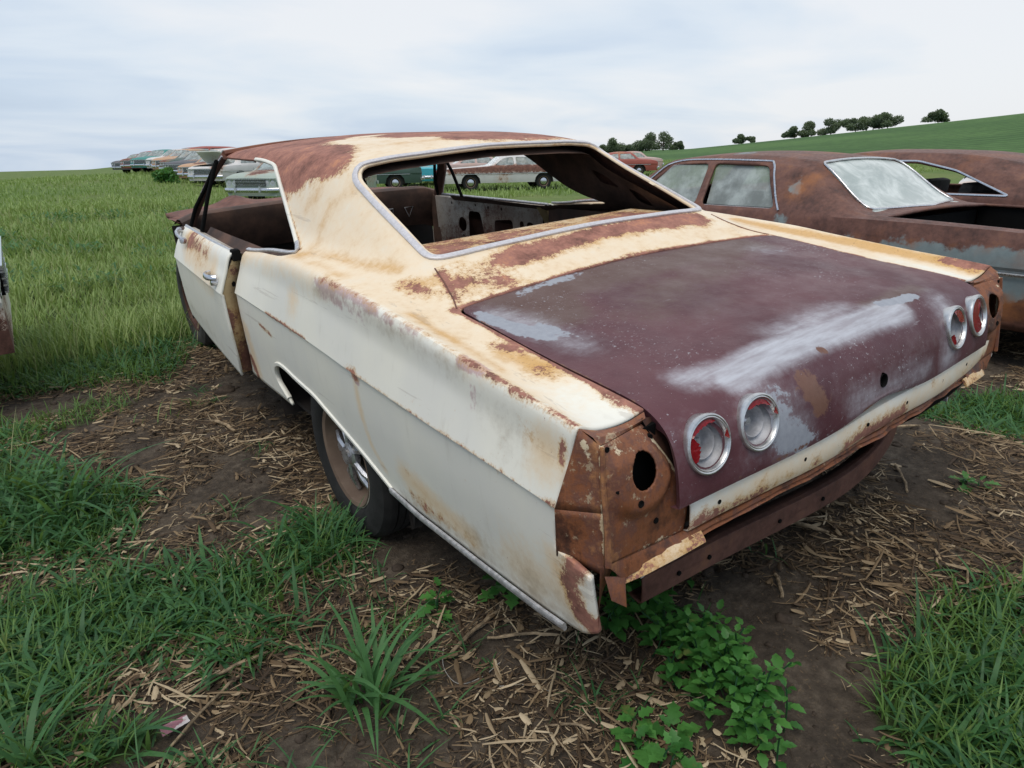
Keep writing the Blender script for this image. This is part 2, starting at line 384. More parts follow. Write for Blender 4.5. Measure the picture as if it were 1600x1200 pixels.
def hgt(x, y):
    r = np.hypot(np.asarray(x) - CAM.x, np.asarray(y) - CAM.y)
    near = 1 - sstep_np(r, 14, 60)
    z = hbase(x, y) + near * ((vnoise(x, y, .55, 3) - .5) * .05 + (vnoise(x, y, .16, 5) - .5) * .022) + (vnoise(x, y, 9, 8) - .5) * .12 * sstep_np(r, 10, 40)
    return z
def gdens(x, y):
    """0..1 how much grass grows here"""
    x = np.asarray(x, float); y = np.asarray(y, float)
    n = (vnoise(x, y, .45, 11) - .5) * .9 + (vnoise(x, y, 1.4, 12) - .5) * .8
    d = np.zeros_like(x)
    def blob(cx, cy, rx, ry, s=1., soft=.35):
        q = np.hypot((x - cx) / rx, (y - cy) / ry); return s * (1 - sstep_np(q + n * .35, 1 - soft, 1 + soft))
    # open pasture, left and far
    edge = 2.62 + .25 * np.sin(x * 1.7) + n * .35 + np.clip(x + 1.25, 0, 9) * 1.6
    d = np.maximum(d, sstep_np(y, edge - .3, edge + .5))
    for b in ((-1.85, .75, .26, .42, 1), (-2.15, 1.05, .35, .55, 1), (-1.86, .0, .36, .32, 1), (-1.52, -.14, .26, .22, 1), (-2.15, -.1, .35, .5, 1), (-1.50, -.38, .18, .16, .9), (-1.14, -.06, .20, .22, 1),
              (-1.95, -.58, .22, .10, .75), (-.06, -1.83, .26, .17, 1), (.28, -1.74, .30, .13, 1), (.1, -2.0, .4, .2, 1), (2.3, -1.15, .50, .34, 1), (2.0, -.82, .12, .10, .8), (-1.12, -.62, .16, .12, .5),
              (-1.75, 2.1, .35, .25, .5), (-2.3, 2.0, .4, .5, .7), (-.9, 3.4, .4, .5, .9), (-.5, -.95, .25, .2, .5), (-1.3, 1.7, .3, .15, .35), (3.4, -2.0, .8, .6, .8)):
        d = np.maximum(d, blob(*b))
    return d
def axis_pts(c, near, step, far, g=1.09):
    a = list(np.arange(0, near, step)); s = step
    while a[-1] < far: s *= g; a.append(a[-1] + s)
    a = np.array(a); return np.concatenate([c - a[:0:-1], c + a])
gx = axis_pts(-.3, 5.5, .045, 2600); gy = axis_pts(.6, 5.0, .045, 2600)
GX, GY = np.meshgrid(gx, gy); GZ = hgt(GX, GY)
nxg, nyg = len(gx), len(gy); idx = np.arange(nxg * nyg).reshape(nyg, nxg)
F = np.stack([idx[:-1, :-1], idx[:-1, 1:], idx[1:, 1:], idx[1:, :-1]], -1).reshape(-1, 4)
rr_ = np.hypot(GX - CAM.x, GY - CAM.y); az_ = np.degrees(np.arctan2(GX - CAM.x, GY - CAM.y))
crop = sstep_np(rr_, 95, 120) * sstep_np(az_, 41, 44) * (1 - sstep_np(az_, 130, 150))
s = NT('ground')
g_ = s.attr('grass'); cr = s.attr('crop')
n1 = s.noise(3.5, 8, .62); n2 = s.noise(26, 8, .68); n3 = s.noise(120, 5, .7)
dirt = s.ramp(s.math('ADD', s.math('MULTIPLY', n1, .5), s.math('MULTIPLY', n2, .5)), (.36, (.028, .022, .017)), (.5, (.068, .053, .040)), (.62, (.130, .104, .078)))
stw = s.n('ShaderNodeTexNoise', {'Scale': 40., 'Detail': 5., 'Roughness': .7, 'Distortion': 2.5, 0: s.co}).outputs[0]
dirt = s.mix(s.math('MULTIPLY', s.sstep(stw, .58, .68), .55), dirt, (.20, .135, .075))
sub = s.mix(n2, (.018, .030, .010), (.05, .075, .022))
far = s.mix(s.noise(.25, 6, .6), (.095, .155, .036), (.145, .20, .055)); far = s.mix(s.math('MULTIPLY', s.sstep(s.noise(2.5, 8, .75), .4, .62), .7), far, (.06, .105, .022)); far = s.mix(s.math('MULTIPLY', s.sstep(s.noise(.09, 4, .6, s.stretch(1, .4, 1)), .45, .6), .4), far, (.19, .20, .075))
rad = s.attr('far')
gcol = s.mix(rad, sub, far)
c = s.mix(s.sstep(s.math('ADD', g_, s.math('MULTIPLY', s.math('SUBTRACT', n2, .5), .5)), .35, .7), dirt, gcol)
wv = s.n('ShaderNodeTexWave', {'Scale': .06, 'Distortion': 2.5, 'Detail': 2., 0: s.n('ShaderNodeMapping', {0: s.co, 'Rotation': (0, 0, R_(-62))}).outputs[0]}).outputs[0]
cc = s.mix(s.sstep(wv, .3, .8), (.040, .095, .026), (.070, .145, .038)); cc = s.mix(s.math('MULTIPLY', s.sstep(s.noise(.012, 5, .6), .42, .6), .7), cc, (.095, .18, .050))
cc = s.mix(s.math('MULTIPLY', s.sstep(s.noise(.5, 6, .7), .45, .6), .4), cc, (.02, .05, .015))
c = s.mix(cr, c, cc)
s.bsdf(c, .92, 0, s.bump(s.math('ADD', n2, s.math('MULTIPLY', n3, .4)), .7, .02), .2)
np_mesh('ground', np.stack([GX, GY, GZ], -1).reshape(-1, 3), F, s.m, smooth=True,
        attrs={'grass': np.maximum(gdens(GX, GY), sstep_np(rr_, 12, 16)).ravel(), 'crop': crop.ravel(), 'far': sstep_np(rr_, 6, 22).ravel()})['kind'] = 'structure'

# ------------------------------------------------------------------ wheel used by every car
M['hubrust'] = old_paint('rusty_rim', (.20, .14, .10), base2=(.10, .065, .045), stain=(.24, .12, .06), rough=.7, speck=.2, rustdark=1.0)
M['spoke'] = simple('dull_spoke_metal', (.52, .52, .54), .3, .8, .25, 30); M['rimedge'] = simple('worn_rim_edge', (.40, .36, .30), .5, .2, .4, 30); M['discdark'] = simple('dark_wheel_disc', (.035, .033, .034), .6, .3, .4, 15)
M['tyre_dusty'] = simple('dusty_rubber', (.045, .042, .038), .85, 0, .5, 9, .4)
def wheel(parent, loc, side, r=.34, wd=.2, rim=.2, detail=True, rimmat=None, yaw=0, tyre=None, cap=None):
    """side = -1 faces -x, +1 faces +x ; returns the wheel root part"""
    z = Vector((side * math.cos(yaw), math.sin(yaw), 0)); F_ = frame(loc, z, (0, 0, 1)); n = 48 if detail else 20
    bm = bmesh.new(); h = wd / 2
    prof = [(rim - .004, h * .55), (rim + .006, h * .80), (rim + .03, h * .96), (r - .055, h * 1.0), (r - .018, h * .88), (r - .002, h * .66)]
    if detail:
        for a, b in ((.40, .34), (.08, .02), (-.24, -.30)): prof += [(r, h * (a + .2)), (r, h * a), (r - .009, h * a - .001), (r - .009, h * b), (r, h * b - .001)]
    prof += [(r, -h * .6), (r - .018, -h * .88), (r - .055, -h), (rim + .03, -h * .96), (rim - .004, -h * .55)]
    lathe(bm, prof, F_, n); t = from_bm('wheel', bm, tyre or M['rubber'], parent, 35)
    bm = bmesh.new()
    lathe(bm, [(rim + .002, h * .78), (rim + .010, h * .84), (rim + .004, h * .90), (rim - .010, h * .84), (rim - .016, h * .62), (rim - .022, h * .30), (rim - .026, h * .22), (rim - .030, -h * .25), (rim - .045, -h * .45)], F_, n)
    from_bm('rim', bm, rimmat or M['hubrust'], t, 35)
    if detail:
        bm = bmesh.new(); lathe(bm, [(rim + .001, h * .80), (rim + .006, h * .875), (rim + .011, h * .86)], F_, n); from_bm('rim_edge', bm, M['rimedge'], t, 60)
    bm = bmesh.new(); lathe(bm, [(rim - .044, -h * .45), (rim - .055, -h * .1), (.10, h * .12), (.06, h * .30), (0, h * .32)] if detail else [(rim - .044, -h * .45), (.10, h * .3), (0, h * .42)], F_, n); from_bm('wheel_disc', bm, M['discdark'] if detail else (rimmat or M['hubrust']), t, 35)
    if detail:
        bm = bmesh.new()
        for k in range(5):
            a = 2 * math.pi * k / 5 + .3
            for da in (-.20, .20):
                p0 = F_ @ Vector((.045 * math.cos(a), .045 * math.sin(a), h * .60)); p1 = F_ @ Vector((.166 * math.cos(a + da), .166 * math.sin(a + da), h * .42))
                sweep(bm, [p0, (Vector(p0) + Vector(p1)) / 2 + z * .006, p1], [.012, .013, .009], 6)
            p1 = F_ @ Vector((.166 * math.cos(a - .22), .166 * math.sin(a - .22), h * .40)); p2 = F_ @ Vector((.166 * math.cos(a + .22), .166 * math.sin(a + .22), h * .40)); sweep(bm, [p1, p2], .009, 6)
        lathe(bm, [(.05, h * .45), (.05, h * .66), (.036, h * .74), (.034, h * .86), (.0, h * .9)], F_, 24)
        from_bm('hub_spokes', bm, M['spoke'], t, 35)
    elif cap:
        bm = bmesh.new(); lathe(bm, [(rim * .72, h * .3), (rim * .68, h * .62), (rim * .3, h * .8), (0, h * .84)], F_, 16); from_bm('hub_cap', bm, cap, t, 35)
    return t

# ------------------------------------------------------------------ the white two-door wreck
W = empty('wrecked_coupe'); W.matrix_world = TILT
tag(W, 'white two-door wreck with maroon boot lid and rusty roof, filling the foreground', 'car')
# half sections (x, z): c0 centre ... c4 lid / glass edge ... c8 fender peak, c10-c11 side crease, c14 sill
ST = {
 -1.42: [(0,.885),(.3,.884),(.55,.88),(.70,.874),(.775,.868),(.82,.862),(.87,.866),(.92,.878),(.955,.893),(.973,.80),(.992,.712),(.988,.702),(.984,.60),(.972,.51),(.962,.452)],
 -1.33: [(0,.905),(.3,.903),(.55,.90),(.70,.894),(.775,.887),(.82,.879),(.87,.880),(.92,.890),(.958,.906),(.977,.815),(1.001,.720),(.993,.711),(.989,.60),(.976,.47),(.960,.392)],
 -1.05: [(0,.935),(.3,.933),(.55,.925),(.70,.918),(.775,.912),(.82,.908),(.87,.910),(.92,.919),(.953,.929),(.975,.83),(1.004,.730),(.995,.721),(.990,.60),(.975,.47),(.960,.366)],
 -.75:  [(0,.96),(.3,.957),(.55,.951),(.70,.948),(.775,.944),(.82,.940),(.87,.941),(.92,.949),(.950,.957),(.974,.85),(1.005,.735),(.995,.726),(.990,.60),(.976,.47),(.960,.352)],
 -.58:  [(0,.985),(.3,.981),(.55,.973),(.70,.966),(.775,.961),(.82,.957),(.87,.959),(.92,.966),(.950,.974),(.974,.86),(1.005,.740),(.995,.731),(.990,.60),(.978,.47),(.962,.346)],
 -.44:  [(0,1.035),(.3,1.030),(.55,1.015),(.70,1.000),(.775,.985),(.82,.978),(.87,.977),(.915,.981),(.948,.982),(.974,.87),(1.005,.744),(.995,.735),(.990,.60),(.978,.47),(.962,.344)],
 -.30:  [(0,1.088),(.3,1.082),(.55,1.066),(.675,1.052),(.735,1.030),(.785,1.008),(.84,.996),(.90,.993),(.948,.989),(.974,.875),(1.005,.748),(.995,.739),(.990,.61),(.978,.48),(.962,.344)],
 -.10:  [(0,1.17),(.3,1.162),(.55,1.146),(.655,1.135),(.715,1.095),(.770,1.045),(.825,1.015),(.885,1.006),(.945,.998),(.972,.885),(1.004,.757),(.995,.748),(.990,.61),(.978,.48),(.962,.346)],
 .10:   [(0,1.255),(.3,1.245),(.55,1.228),(.638,1.216),(.700,1.165),(.760,1.090),(.815,1.035),(.875,1.018),(.942,1.006),(.970,.895),(1.003,.764),(.995,.755),(.990,.61),(.978,.48),(.963,.348)],
 .38:   [(0,1.372),(.3,1.362),(.52,1.348),(.612,1.330),(.682,1.262),(.755,1.150),(.815,1.055),(.870,1.020),(.935,1.004),(.967,.895),(1.001,.770),(.994,.761),(.990,.61),(.978,.48),(.964,.350)],
 .60:   [(0,1.396),(.3,1.388),(.52,1.372),(.615,1.350),(.675,1.300),(.750,1.170),(.815,1.055),(.868,1.010),(.928,.990),(.965,.885),(1.000,.774),(.994,.765),(.990,.61),(.979,.48),(.966,.352)],
 .98:   [(0,1.412),(.3,1.403),(.52,1.384),(.625,1.360),(.680,1.318),(.760,1.170),(.835,1.020),(.875,.972),(.920,.955),(.962,.870),(.999,.780),(.993,.771),(.990,.61),(.980,.48),(.968,.350)],
 1.50:  [(0,1.412),(.3,1.403),(.52,1.384),(.625,1.362),(.682,1.322),(.760,1.170),(.835,1.020),(.875,.965),(.915,.948),(.960,.865),(.998,.778),(.992,.769),(.989,.61),(.980,.48),(.968,.362)],
 2.04:  [(0,1.388),(.3,1.380),(.50,1.364),(.605,1.346),(.660,1.318),(.750,1.165),(.825,1.020),(.865,.962),(.905,.945),(.955,.865),(.995,.775),(.989,.766),(.985,.61),(.978,.48),(.966,.385)],
 2.32:  [(0,1.36),(.3,1.355),(.50,1.345),(.605,1.33),(.650,1.31),(.740,1.16),(.815,1.018),(.855,.962),(.895,.942),(.950,.865),(.990,.772),(.984,.763),(.980,.61),(.974,.49),(.964,.405)],
}
SUB = [14, 11, 8, 5, 4, 5, 5, 6, 9, 9, 1, 10, 9, 8]; SHARP = [10, 11]
def mir(rows, cond=None):
    """grid rows of half sections -> full width rows"""
    out_ = []
    for y, r in rows:
        h = [Vector((x, y, z)) for x, z in r]
        out_.append([Vector((-p.x, p.y, p.z)) for p in h[::-1]] + h[1:])
    return out_
ys = list(np.arange(-1.42, -1.26, .02)) + list(np.arange(-1.26, 2.045, .02)) + [2.045]
rows = loft_half(ST, ys, SUB, SHARP)
bm = bmesh.new(); grid_faces(bm, mir(list(zip(ys, rows))))
# door openings: nothing below the belt ahead of the door gap
SIDEWIN = round_poly([(3.0, 1.326), (1.27, 1.328), (1.055, 1.312), (.955, 1.270), (.82, 1.187), (.66, 1.092), (.555, 1.050), (.405, 1.016), (.47, 1.004), (.70, .987), (.985, .957), (3.0, .957)], [0, .1, .1, .08, .1, .1, .1, .03, .05, .1, .05, 0], 4)
DOORCUT = [(3.0, .96), (.985, .96), (.985, .78), (.995, .60), (1.03, .45), (1.075, .36), (1.09, .2), (3.0, .2)]
ARCH = round_poly([(.50, .20), (.525, .355), (.585, .402), (.632, .43), (.642, .475), (.615, .520), (.55, .547), (.47, .549), (.356, .533), (.157, .518), (.051, .488), (-.10, .449), (-.229, .413), (-.314, .384), (-.403, .355), (-.43, .33), (-.45, .20)], [.01] + [.04] * 15 + [.01], 3)
REARCUT = [(-1.6, 1.2), (-1.336, 1.2), (-1.336, .907), (-1.306, .722), (-1.290, .63), (-1.297, .605), (-1.35, .600), (-1.392, .588), (-1.394, .5), (-1.390, .3), (-1.6, .3)]
LIDCUT = round_poly([(-.772, -1.5), (.772, -1.5), (.772, -.587), (0, -.548), (-.772, -.587)], [0, 0, .05, .3, .05], 5)
BK = [(-.648, .330), (-.664, .04), (-.680, -.312), (-.55, -.320), (-.3, -.333), (0, -.330), (.3, -.333), (.55, -.320), (.680, -.312), (.664, .04), (.648, .330), (.38, .322), (0, .320), (-.38, .322)]
BKR = [.09, .1, .07, .1, .1, .1, .1, .1, .07, .1, .09, .1, .1, .1]
BACK = round_poly(BK, BKR, 5)
BACK2 = round_poly([(p[0] * .972, (p[1] - .0) * .965) for p in BK], BKR, 5)
SRC = bm.copy(); SRC.normal_update(); BV = BVHTree.FromBMesh(SRC)
def on_top(x, y, up=0.0):
    h = BV.ray_cast(Vector((x, y, 3)), Vector((0, 0, -1))); return h[0] + h[1] * up * (1 if h[1].z > 0 else -1), h[1] * (1 if h[1].z > 0 else -1)
def on_side(y, z, side, up=0.0):
    for dz in (0, .01, .02, .04, .07, .1, .2):
        h = BV.ray_cast(Vector((3 * side, y, z + dz)), Vector((-side, 0, 0)))
        if h[0] is not None: break
    h = (Vector((h[0].x, y, z)), h[1])
    n_ = h[1] * (1 if h[1].x * side > 0 else -1); return h[0] + n_ * up, n_
low = lambda c: c.z < .96
for sd_ in (-1, 1):
    cut_poly(bm, SIDEWIN, (1, 2), lambda c, q=sd_: c.x * q > .5)
    cut_poly(bm, DOORCUT, (1, 2), lambda c, q=sd_: c.x * q > .5)
    cut_poly(bm, ARCH, (1, 2), lambda c, q=sd_: c.x * q > .5)
cut_poly(bm, REARCUT, (1, 2), lambda c: True)
cut_poly(bm, [(-1.5, .3), (-1.5, .585), (-1.32, .57), (-1.22, .50), (-1.12, .44), (-1.05, .30)], (1, 2), lambda c: c.x > .5)
cut_poly(bm, LIDCUT, (0, 1), lambda c: c.z > .8)
cut_poly(bm, BACK2, (0, 1), lambda c: c.z > .98)
body = from_bm('body_shell', bm, [M['cream'], M['rust_dark']], W, 30)
sm = body.modifiers.new('thickness', 'SOLIDIFY'); sm.thickness = .012; sm.offset = -1; sm.material_offset = 1; sm.use_rim = True; sm.material_offset_rim = 0; sm.use_quality_normals = True
def up_normals(o, cen=Vector((0, .3, .6))):
    me = o.data; s_ = sum((p.normal.dot(p.center - cen)) * p.area for p in me.polygons)
    if s_ < 0: me.flip_normals()
up_normals(body)

# inner skin of the sail panels and roof (the bare inside with its lightening holes)
bm = bmesh.new(); ys2 = list(np.arange(-.24, 2.03, .05)); r2 = loft_half(ST, ys2, [3, 2, 2, 2, 2, 2, 2, 2, 1, 1, 1, 1, 1, 1], SHARP)
rr2 = []
for y, r in zip(ys2, r2):
    r = r[:17]; q = []
    for i, (x, z) in enumerate(r):
        a = r[max(0, i - 1)]; b = r[min(len(r) - 1, i + 1)]; nx, nz = (b[1] - a[1]), -(b[0] - a[0]); l = math.hypot(nx, nz) or 1
        k = .045; q.append((max(0, x + nx / l * k) if i else 0, z + nz / l * k))
    rr2.append((y, q))
grid_faces(bm, mir(rr2))
for sd_ in (-1, 1):
    cut_poly(bm, SIDEWIN, (1, 2), lambda c, q=sd_: c.x * q > .5)
    for hp in ([(.22, 1.11), (.36, 1.13), (.40, 1.20), (.30, 1.17)], [(.02, 1.03), (.12, 1.05), (.16, 1.12), (.06, 1.09)]):
        cut_poly(bm, round_poly(hp, .03, 3), (1, 2), lambda c, q=sd_: c.x * q > .5)
cut_poly(bm, [(p[0] * .985, p[1] * .98) for p in BACK], (0, 1), lambda c: c.z > .9)
M['innerbrown'] = simple('brown_inner_steel', (.085, .046, .032), .8, 0, .5, 5, .3)
from_bm('inner_roof', bm, M['innerbrown'], W, 40)

# trims
def strip(name, pts_n, wdt, hgt_, mat_, closed=False, parent=W, n=8):
    bm = bmesh.new(); sweep(bm, [p for p, _ in pts_n], 0, n, closed, (wdt, hgt_), [q for _, q in pts_n]); return from_bm(name, bm, mat_, parent, 50)
def dens(poly, step=.03, closed=True):
    o = []
    for i in range(len(poly) if closed else len(poly) - 1):
        a = np.array(poly[i]); b = np.array(poly[(i + 1) % len(poly)]); k = max(1, int(np.linalg.norm(b - a) / step)); o += [a + (b - a) * j / k for j in range(k)]
    if not closed: o.append(np.array(poly[-1]))
    return o
M['seal'] = simple('dirty_window_channel', (.60, .58, .60), .45, .2, .10, 90, .15)
strip('rear_window_trim', [on_top(x, y, .004) for x, y in dens(BACK)], .024, .012, M['seal'], True)
for sd_ in (-1, 1):
    seg = dens([p for p in SIDEWIN if p[0] < 2.03 and p[1] > 1.03][:], .03, False)
    strip('drip_rail', [on_side(y, z, sd_, .004) for y, z in seg], .018, .016, M['cream'])
    low_ = dens([(.832, .50), (.860, .43), (.878, .410), (.893, .45), (.894, .70), (.901, .980)], .03, False)
    strip('belt_trim', [on_top(sd_ * x, y, .005) for x, y in low_], .020, .012, M['alu'])
    lip = dens([p for p in ARCH if p[1] > .375 or (p[1] > .35 and p[0] < 0)], .03, False)
    strip('arch_lip', [on_side(y, z, sd_, -.004) for y, z in lip], .02, .022, M['cream'])
    sil = [on_side(y, z + .004, sd_, .006) for y, z in [(-.41, .362), (-.6, .352), (-.75, .356), (-.9, .362), (-1.05, .370), (-1.2, .380), (-1.285, .390)]]
    sil = [(p + Vector((0, 0, -.014)), q) for p, q in sil]
    strip('sill_moulding', sil, .022, .012, M['alu'])

for sd_ in (-1, 1):
    strip('deck_seam', [on_top(sd_ * x, y, .0005) for x, y in dens([(.690, -.345), (.705, -.42), (.735, -.52), (.765, -.585)], .03, False)], .005, .004, M['rust'])
# lid
LP = [(-.588, .963), (-.62, .9605), (-.75, .946), (-.9, .929), (-1.05, .9135), (-1.2, .9015), (-1.27, .8955), (-1.325, .886), (-1.37, .866), (-1.402, .835), (-1.421, .795), (-1.431, .75), (-1.436, .705), (-1.436, .682)]
lp = catmull([(0, *p) for p in LP], 6); lx = np.linspace(-1, 1, 81); rows_ = []
def lid_pt(u, i, n_):
    _, y, z = lp[i]; t = i / (n_ - 1); hw = .766
    d0 = -.588 - y
    if d0 < .05: hw -= .05 * (1 - math.sqrt(max(0, 1 - (1 - d0 / .05) ** 2)))
    x = u * hw; k = 1 - u * u; rear = float(sstep_np(-y, 1.30, 1.42))
    z += .023 * k * (1 - rear) ** .7; y += (.038 * k * max(0, 1 - d0 / .3)) - .022 * k * rear
    if rear > .9: z += .030 * math.exp(-((x - .05) / .16) ** 2) * float(sstep_np(-z, -.73, -.68))      # lower edge bent up in the middle
    z += .004 * (float(vnoise(x + 3, y + 3, .3, 4)) - .5)
    return Vector((x, y, z))
n_ = len(lp)
for i in range(n_): rows_.append([lid_pt(u, i, n_) for u in lx])
bm = bmesh.new(); G = grid_faces(bm, rows_)
# turned-down flange all round
def flange(bm, loop, off, depth):
    nv = [bm.verts.new(v.co + off(v.co) * depth) for v in loop]
    for i in range(len(loop) - 1): bm.faces.new((loop[i], loop[i + 1], nv[i + 1], nv[i]))
flange(bm, G[0], lambda p: Vector((0, 0, -1)), .02); flange(bm, [r[0] for r in G], lambda p: Vector((.25, .5 * float(sstep_np(-p.y, 1.35, 1.42)), -1 + float(sstep_np(-p.y, 1.35, 1.42)))), .03)
flange(bm, [r[-1] for r in G], lambda p: Vector((-.25, .5 * float(sstep_np(-p.y, 1.35, 1.42)), -1 + float(sstep_np(-p.y, 1.35, 1.42)))), .03); flange(bm, G[-1], lambda p: Vector((0, 1, -.2)), .025)
LIGHTS = [(-.670, .803), (-.500, .803), (.500, .803), (.670, .803)]
for lx_, lz_ in LIGHTS:
    cut_poly(bm, [(lx_ + .047 * math.cos(a), lz_ - .006 + .045 * math.sin(a)) for a in np.linspace(0, 2 * math.pi, 21)[:-1]], (0, 2), lambda c: c.y < -1.33)
cut_poly(bm, [(.040 + .017 * math.cos(a), .762 + .021 * math.sin(a)) for a in np.linspace(0, 2 * math.pi, 13)[:-1]], (0, 2), lambda c: c.y < -1.33)
# maroon lid paint
s = NT('maroon_lid_paint')
nb = s.noise(6, 9, .6); nf = s.noise(45, 8, .7); nn = s.math('SUBTRACT', s.math('ADD', s.math('MULTIPLY', nb, .55), s.math('MULTIPLY', nf, .45)), .5)
c0 = s.mix(s.sstep(s.noise(3, 6), .35, .65), (.080, .026, .034), (.118, .044, .052))
brn = s.sstep(s.math('ADD', s.attr('stain'), s.math('MULTIPLY', nn, 1.2)), .35, .75); c0 = s.mix(s.math('MULTIPLY', brn, .85), c0, (.105, .060, .048))
chalk_sheen = s.sstep(s.math('ADD', s.attr('dirt'), s.math('MULTIPLY', nn, .9)), .18, .85)  # chalky paint, with the bend's highlight also put into the colour
streak = s.noise(8, 6, .65, s.stretch(.8, 5, 5)); chalk_sheen = s.math('MULTIPLY', chalk_sheen, s.rng(streak, .38, .62, .62, 1.0), True)
c1 = s.mix(s.math('MULTIPLY', chalk_sheen, .82), c0, (.55, .57, .62))
pf = s.sstep(s.math('ADD', s.attr('prim'), s.math('MULTIPLY', nn, 1.6)), .47, .56); c2 = s.mix(pf, c1, s.mix(s.noise(60, 4), (.24, .25, .29), (.36, .38, .42)))
sp = s.noise(95, 4, .8); spf = s.sstep(s.math('ADD', sp, s.math('MULTIPLY', s.noise(2.3, 3), .30)), .800, .830); scr = s.sstep(s.noise(11, 6, .75, s.stretch(.5, 6, 3)), .655, .68); spf = s.math('MAXIMUM', spf, s.math('MULTIPLY', scr, .35)); c3 = s.mix(s.math('MULTIPLY', spf, .8), c2, (.45, .45, .48))
rf = s.sstep(s.math('ADD', s.attr('rust'), s.math('MULTIPLY', nn, 1.5)), .46, .56); c4 = s.mix(rf, c3, s.mix(nf, (.12, .055, .040), (.20, .10, .07)))
rr = s.mixf(chalk_sheen, s.rng(s.noise(9, 6, .65), .35, .65, .36, .56), .62)
s.bsdf(c4, rr, 0, s.bump(s.math('ADD', nf, s.math('MULTIPLY', s.noise(1.5, 2), 1.5)), .3, .004), .32)
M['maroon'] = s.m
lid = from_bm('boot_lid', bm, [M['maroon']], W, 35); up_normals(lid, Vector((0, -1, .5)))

# tail light assemblies
def lens_mat():
    s = NT('broken_red_lens'); s.bsdf(s.mix(s.noise(30, 4), (.30, .006, .012), (.48, .02, .03)), .18, 0, s.bump(s.noise(90, 2), .3, .003), .6, **{'Coat Weight': .3}); return s.m
M['lens'] = lens_mat(); M['bucket'] = simple('grey_lamp_bucket', (.40, .40, .42), .5, .1, .25, 25)
tl_specs = []
for i, (x, z) in enumerate(LIGHTS):
    u = x / .766; yc = -1.421 - .022 * (1 - u * u) + .002
    nrm_ = Vector((.07 * (x / abs(x)) * abs(u), -1, .24)); F_ = frame((x, yc, z), nrm_, (1, 0, 0))
    bm = bmesh.new(); lathe(bm, [(.053, -.05), (.063, -.040), (.065, -.012), (.0675, -.002), (.0680, .004), (.0668, .0085), (.0640, .0098), (.0615, .008), (.0590, .0092), (.0565, .006), (.054, -.014)], F_, 56)
    tl = from_bm('tail_light', bm, M['bezel'], W, 50)
    bm = bmesh.new(); lathe(bm, [(.055, -.004), (.050, -.014), (.043, -.022), (.036, -.012), (.034, -.014), (.030, -.040), (.022, -.048), (0, -.05)], F_, 40)
    from_bm('bucket', bm, M['bucket'], tl, 40)
    bm = bmesh.new(); lathe(bm, [(.012, -.05), (.012, -.03), (.008, -.026), (0, -.026)], F_, 14); from_bm('bulb_socket', bm, M['spoke'], tl, 40)
    # remains of the red lens: jagged arcs
    rem = [[(150, 215, .028, 0), (60, 150, .010, .0), (0, 30, .016, .012)], [(30, 130, .012, 0), (8, 32, .016, .012)], [(10, 110, .034, .004), (200, 250, .022, 0)], [(60, 300, .10, 0), (15, 62, .016, 0)]][i]
    for a0, a1, dep, lift in rem:
        bm = bmesh.new(); k = max(4, int((a1 - a0) / 6)); o_, i_ = [], []
        for j in range(k + 1):
            a = R_(a0 + (a1 - a0) * j / k); taper = math.sin(math.pi * j / k) ** .4 if 0 < j < k else .25
            o_.append(F_ @ Vector((.054 * math.cos(a), .054 * math.sin(a), .004 + lift))); r_i = max(.004, .054 - dep * (.75 + .5 * random.random()) * taper); i_.append(F_ @ Vector((r_i * math.cos(a), r_i * math.sin(a), .008 + lift)))
        grid_faces(bm, [o_, [a_.lerp(b_, .5) for a_, b_ in zip(o_, i_)], i_]); bmesh.ops.solidify(bm, geom=bm.faces[:], thickness=.004); from_bm('lens_shard', bm, M['lens'], tl, 30)
# lock hole tube
bm = bmesh.new(); lathe(bm, [(.019, .002), (.016, .0), (.015, -.03), (0, -.032)], frame((.040, -1.452, .762), (0, -1, .15)), 20); from_bm('lock_bore', bm, M['black'], W, 30)

# rear: housings, tail strip, flange, bumper bar
s = NT('rusty_housing'); st1 = s.noise(5, 7, .65, s.stretch(1.6, 1.6, .35)); st2 = s.noise(26, 8, .72); v_ = s.math('ADD', s.math('MULTIPLY', st1, .6), s.math('MULTIPLY', st2, .4))
c_ = s.ramp(v_, (.34, (.030, .014, .011)), (.43, (.10, .038, .022)), (.50, (.24, .085, .034)), (.57, (.15, .062, .042)), (.68, (.42, .19, .07)))
fl = s.sstep(s.math('ADD', s.noise(34, 7, .75), s.math('MULTIPLY', s.noise(2.5, 3), .25)), .74, .80); c_ = s.mix(s.math('MULTIPLY', fl, .6), c_, (.50, .40, .26))
cm = s.sstep(s.math('ADD', s.attr('prim'), s.math('MULTIPLY', s.math('SUBTRACT', s.noise(55, 7, .72), .5), 1.0)), .46, .54); c_ = s.mix(s.math('MULTIPLY', cm, .92), c_, s.mix(s.noise(30, 4), (.80, .74, .58), (.60, .42, .22)))
s.bsdf(c_, s.rng(st2, .3, .7, .38, .80), 0, s.bump(s.math('ADD', st2, st1), .6, .005), .45); M['hous'] = s.m
def quad_patch(bm, a, b, c, d, n=8, m=8, bulge=0, noise_=.0):
    """bilinear patch a-b (u) d-c, v from a to d"""
    a, b, c, d = map(Vector, (a, b, c, d)); N = (b - a).cross(d - a).normalized(); rows_ = []
    for j in range(m + 1):
        v = j / m; r = []
        for i in range(n + 1):
            u = i / n; p = (a * (1 - u) + b * u) * (1 - v) + (d * (1 - u) + c * u) * v
            p = p + N * (bulge * 16 * u * (1 - u) * v * (1 - v) + noise_ * (random.random() - .5)); r.append(p)
        rows_.append(r)
    return grid_faces(bm, rows_)
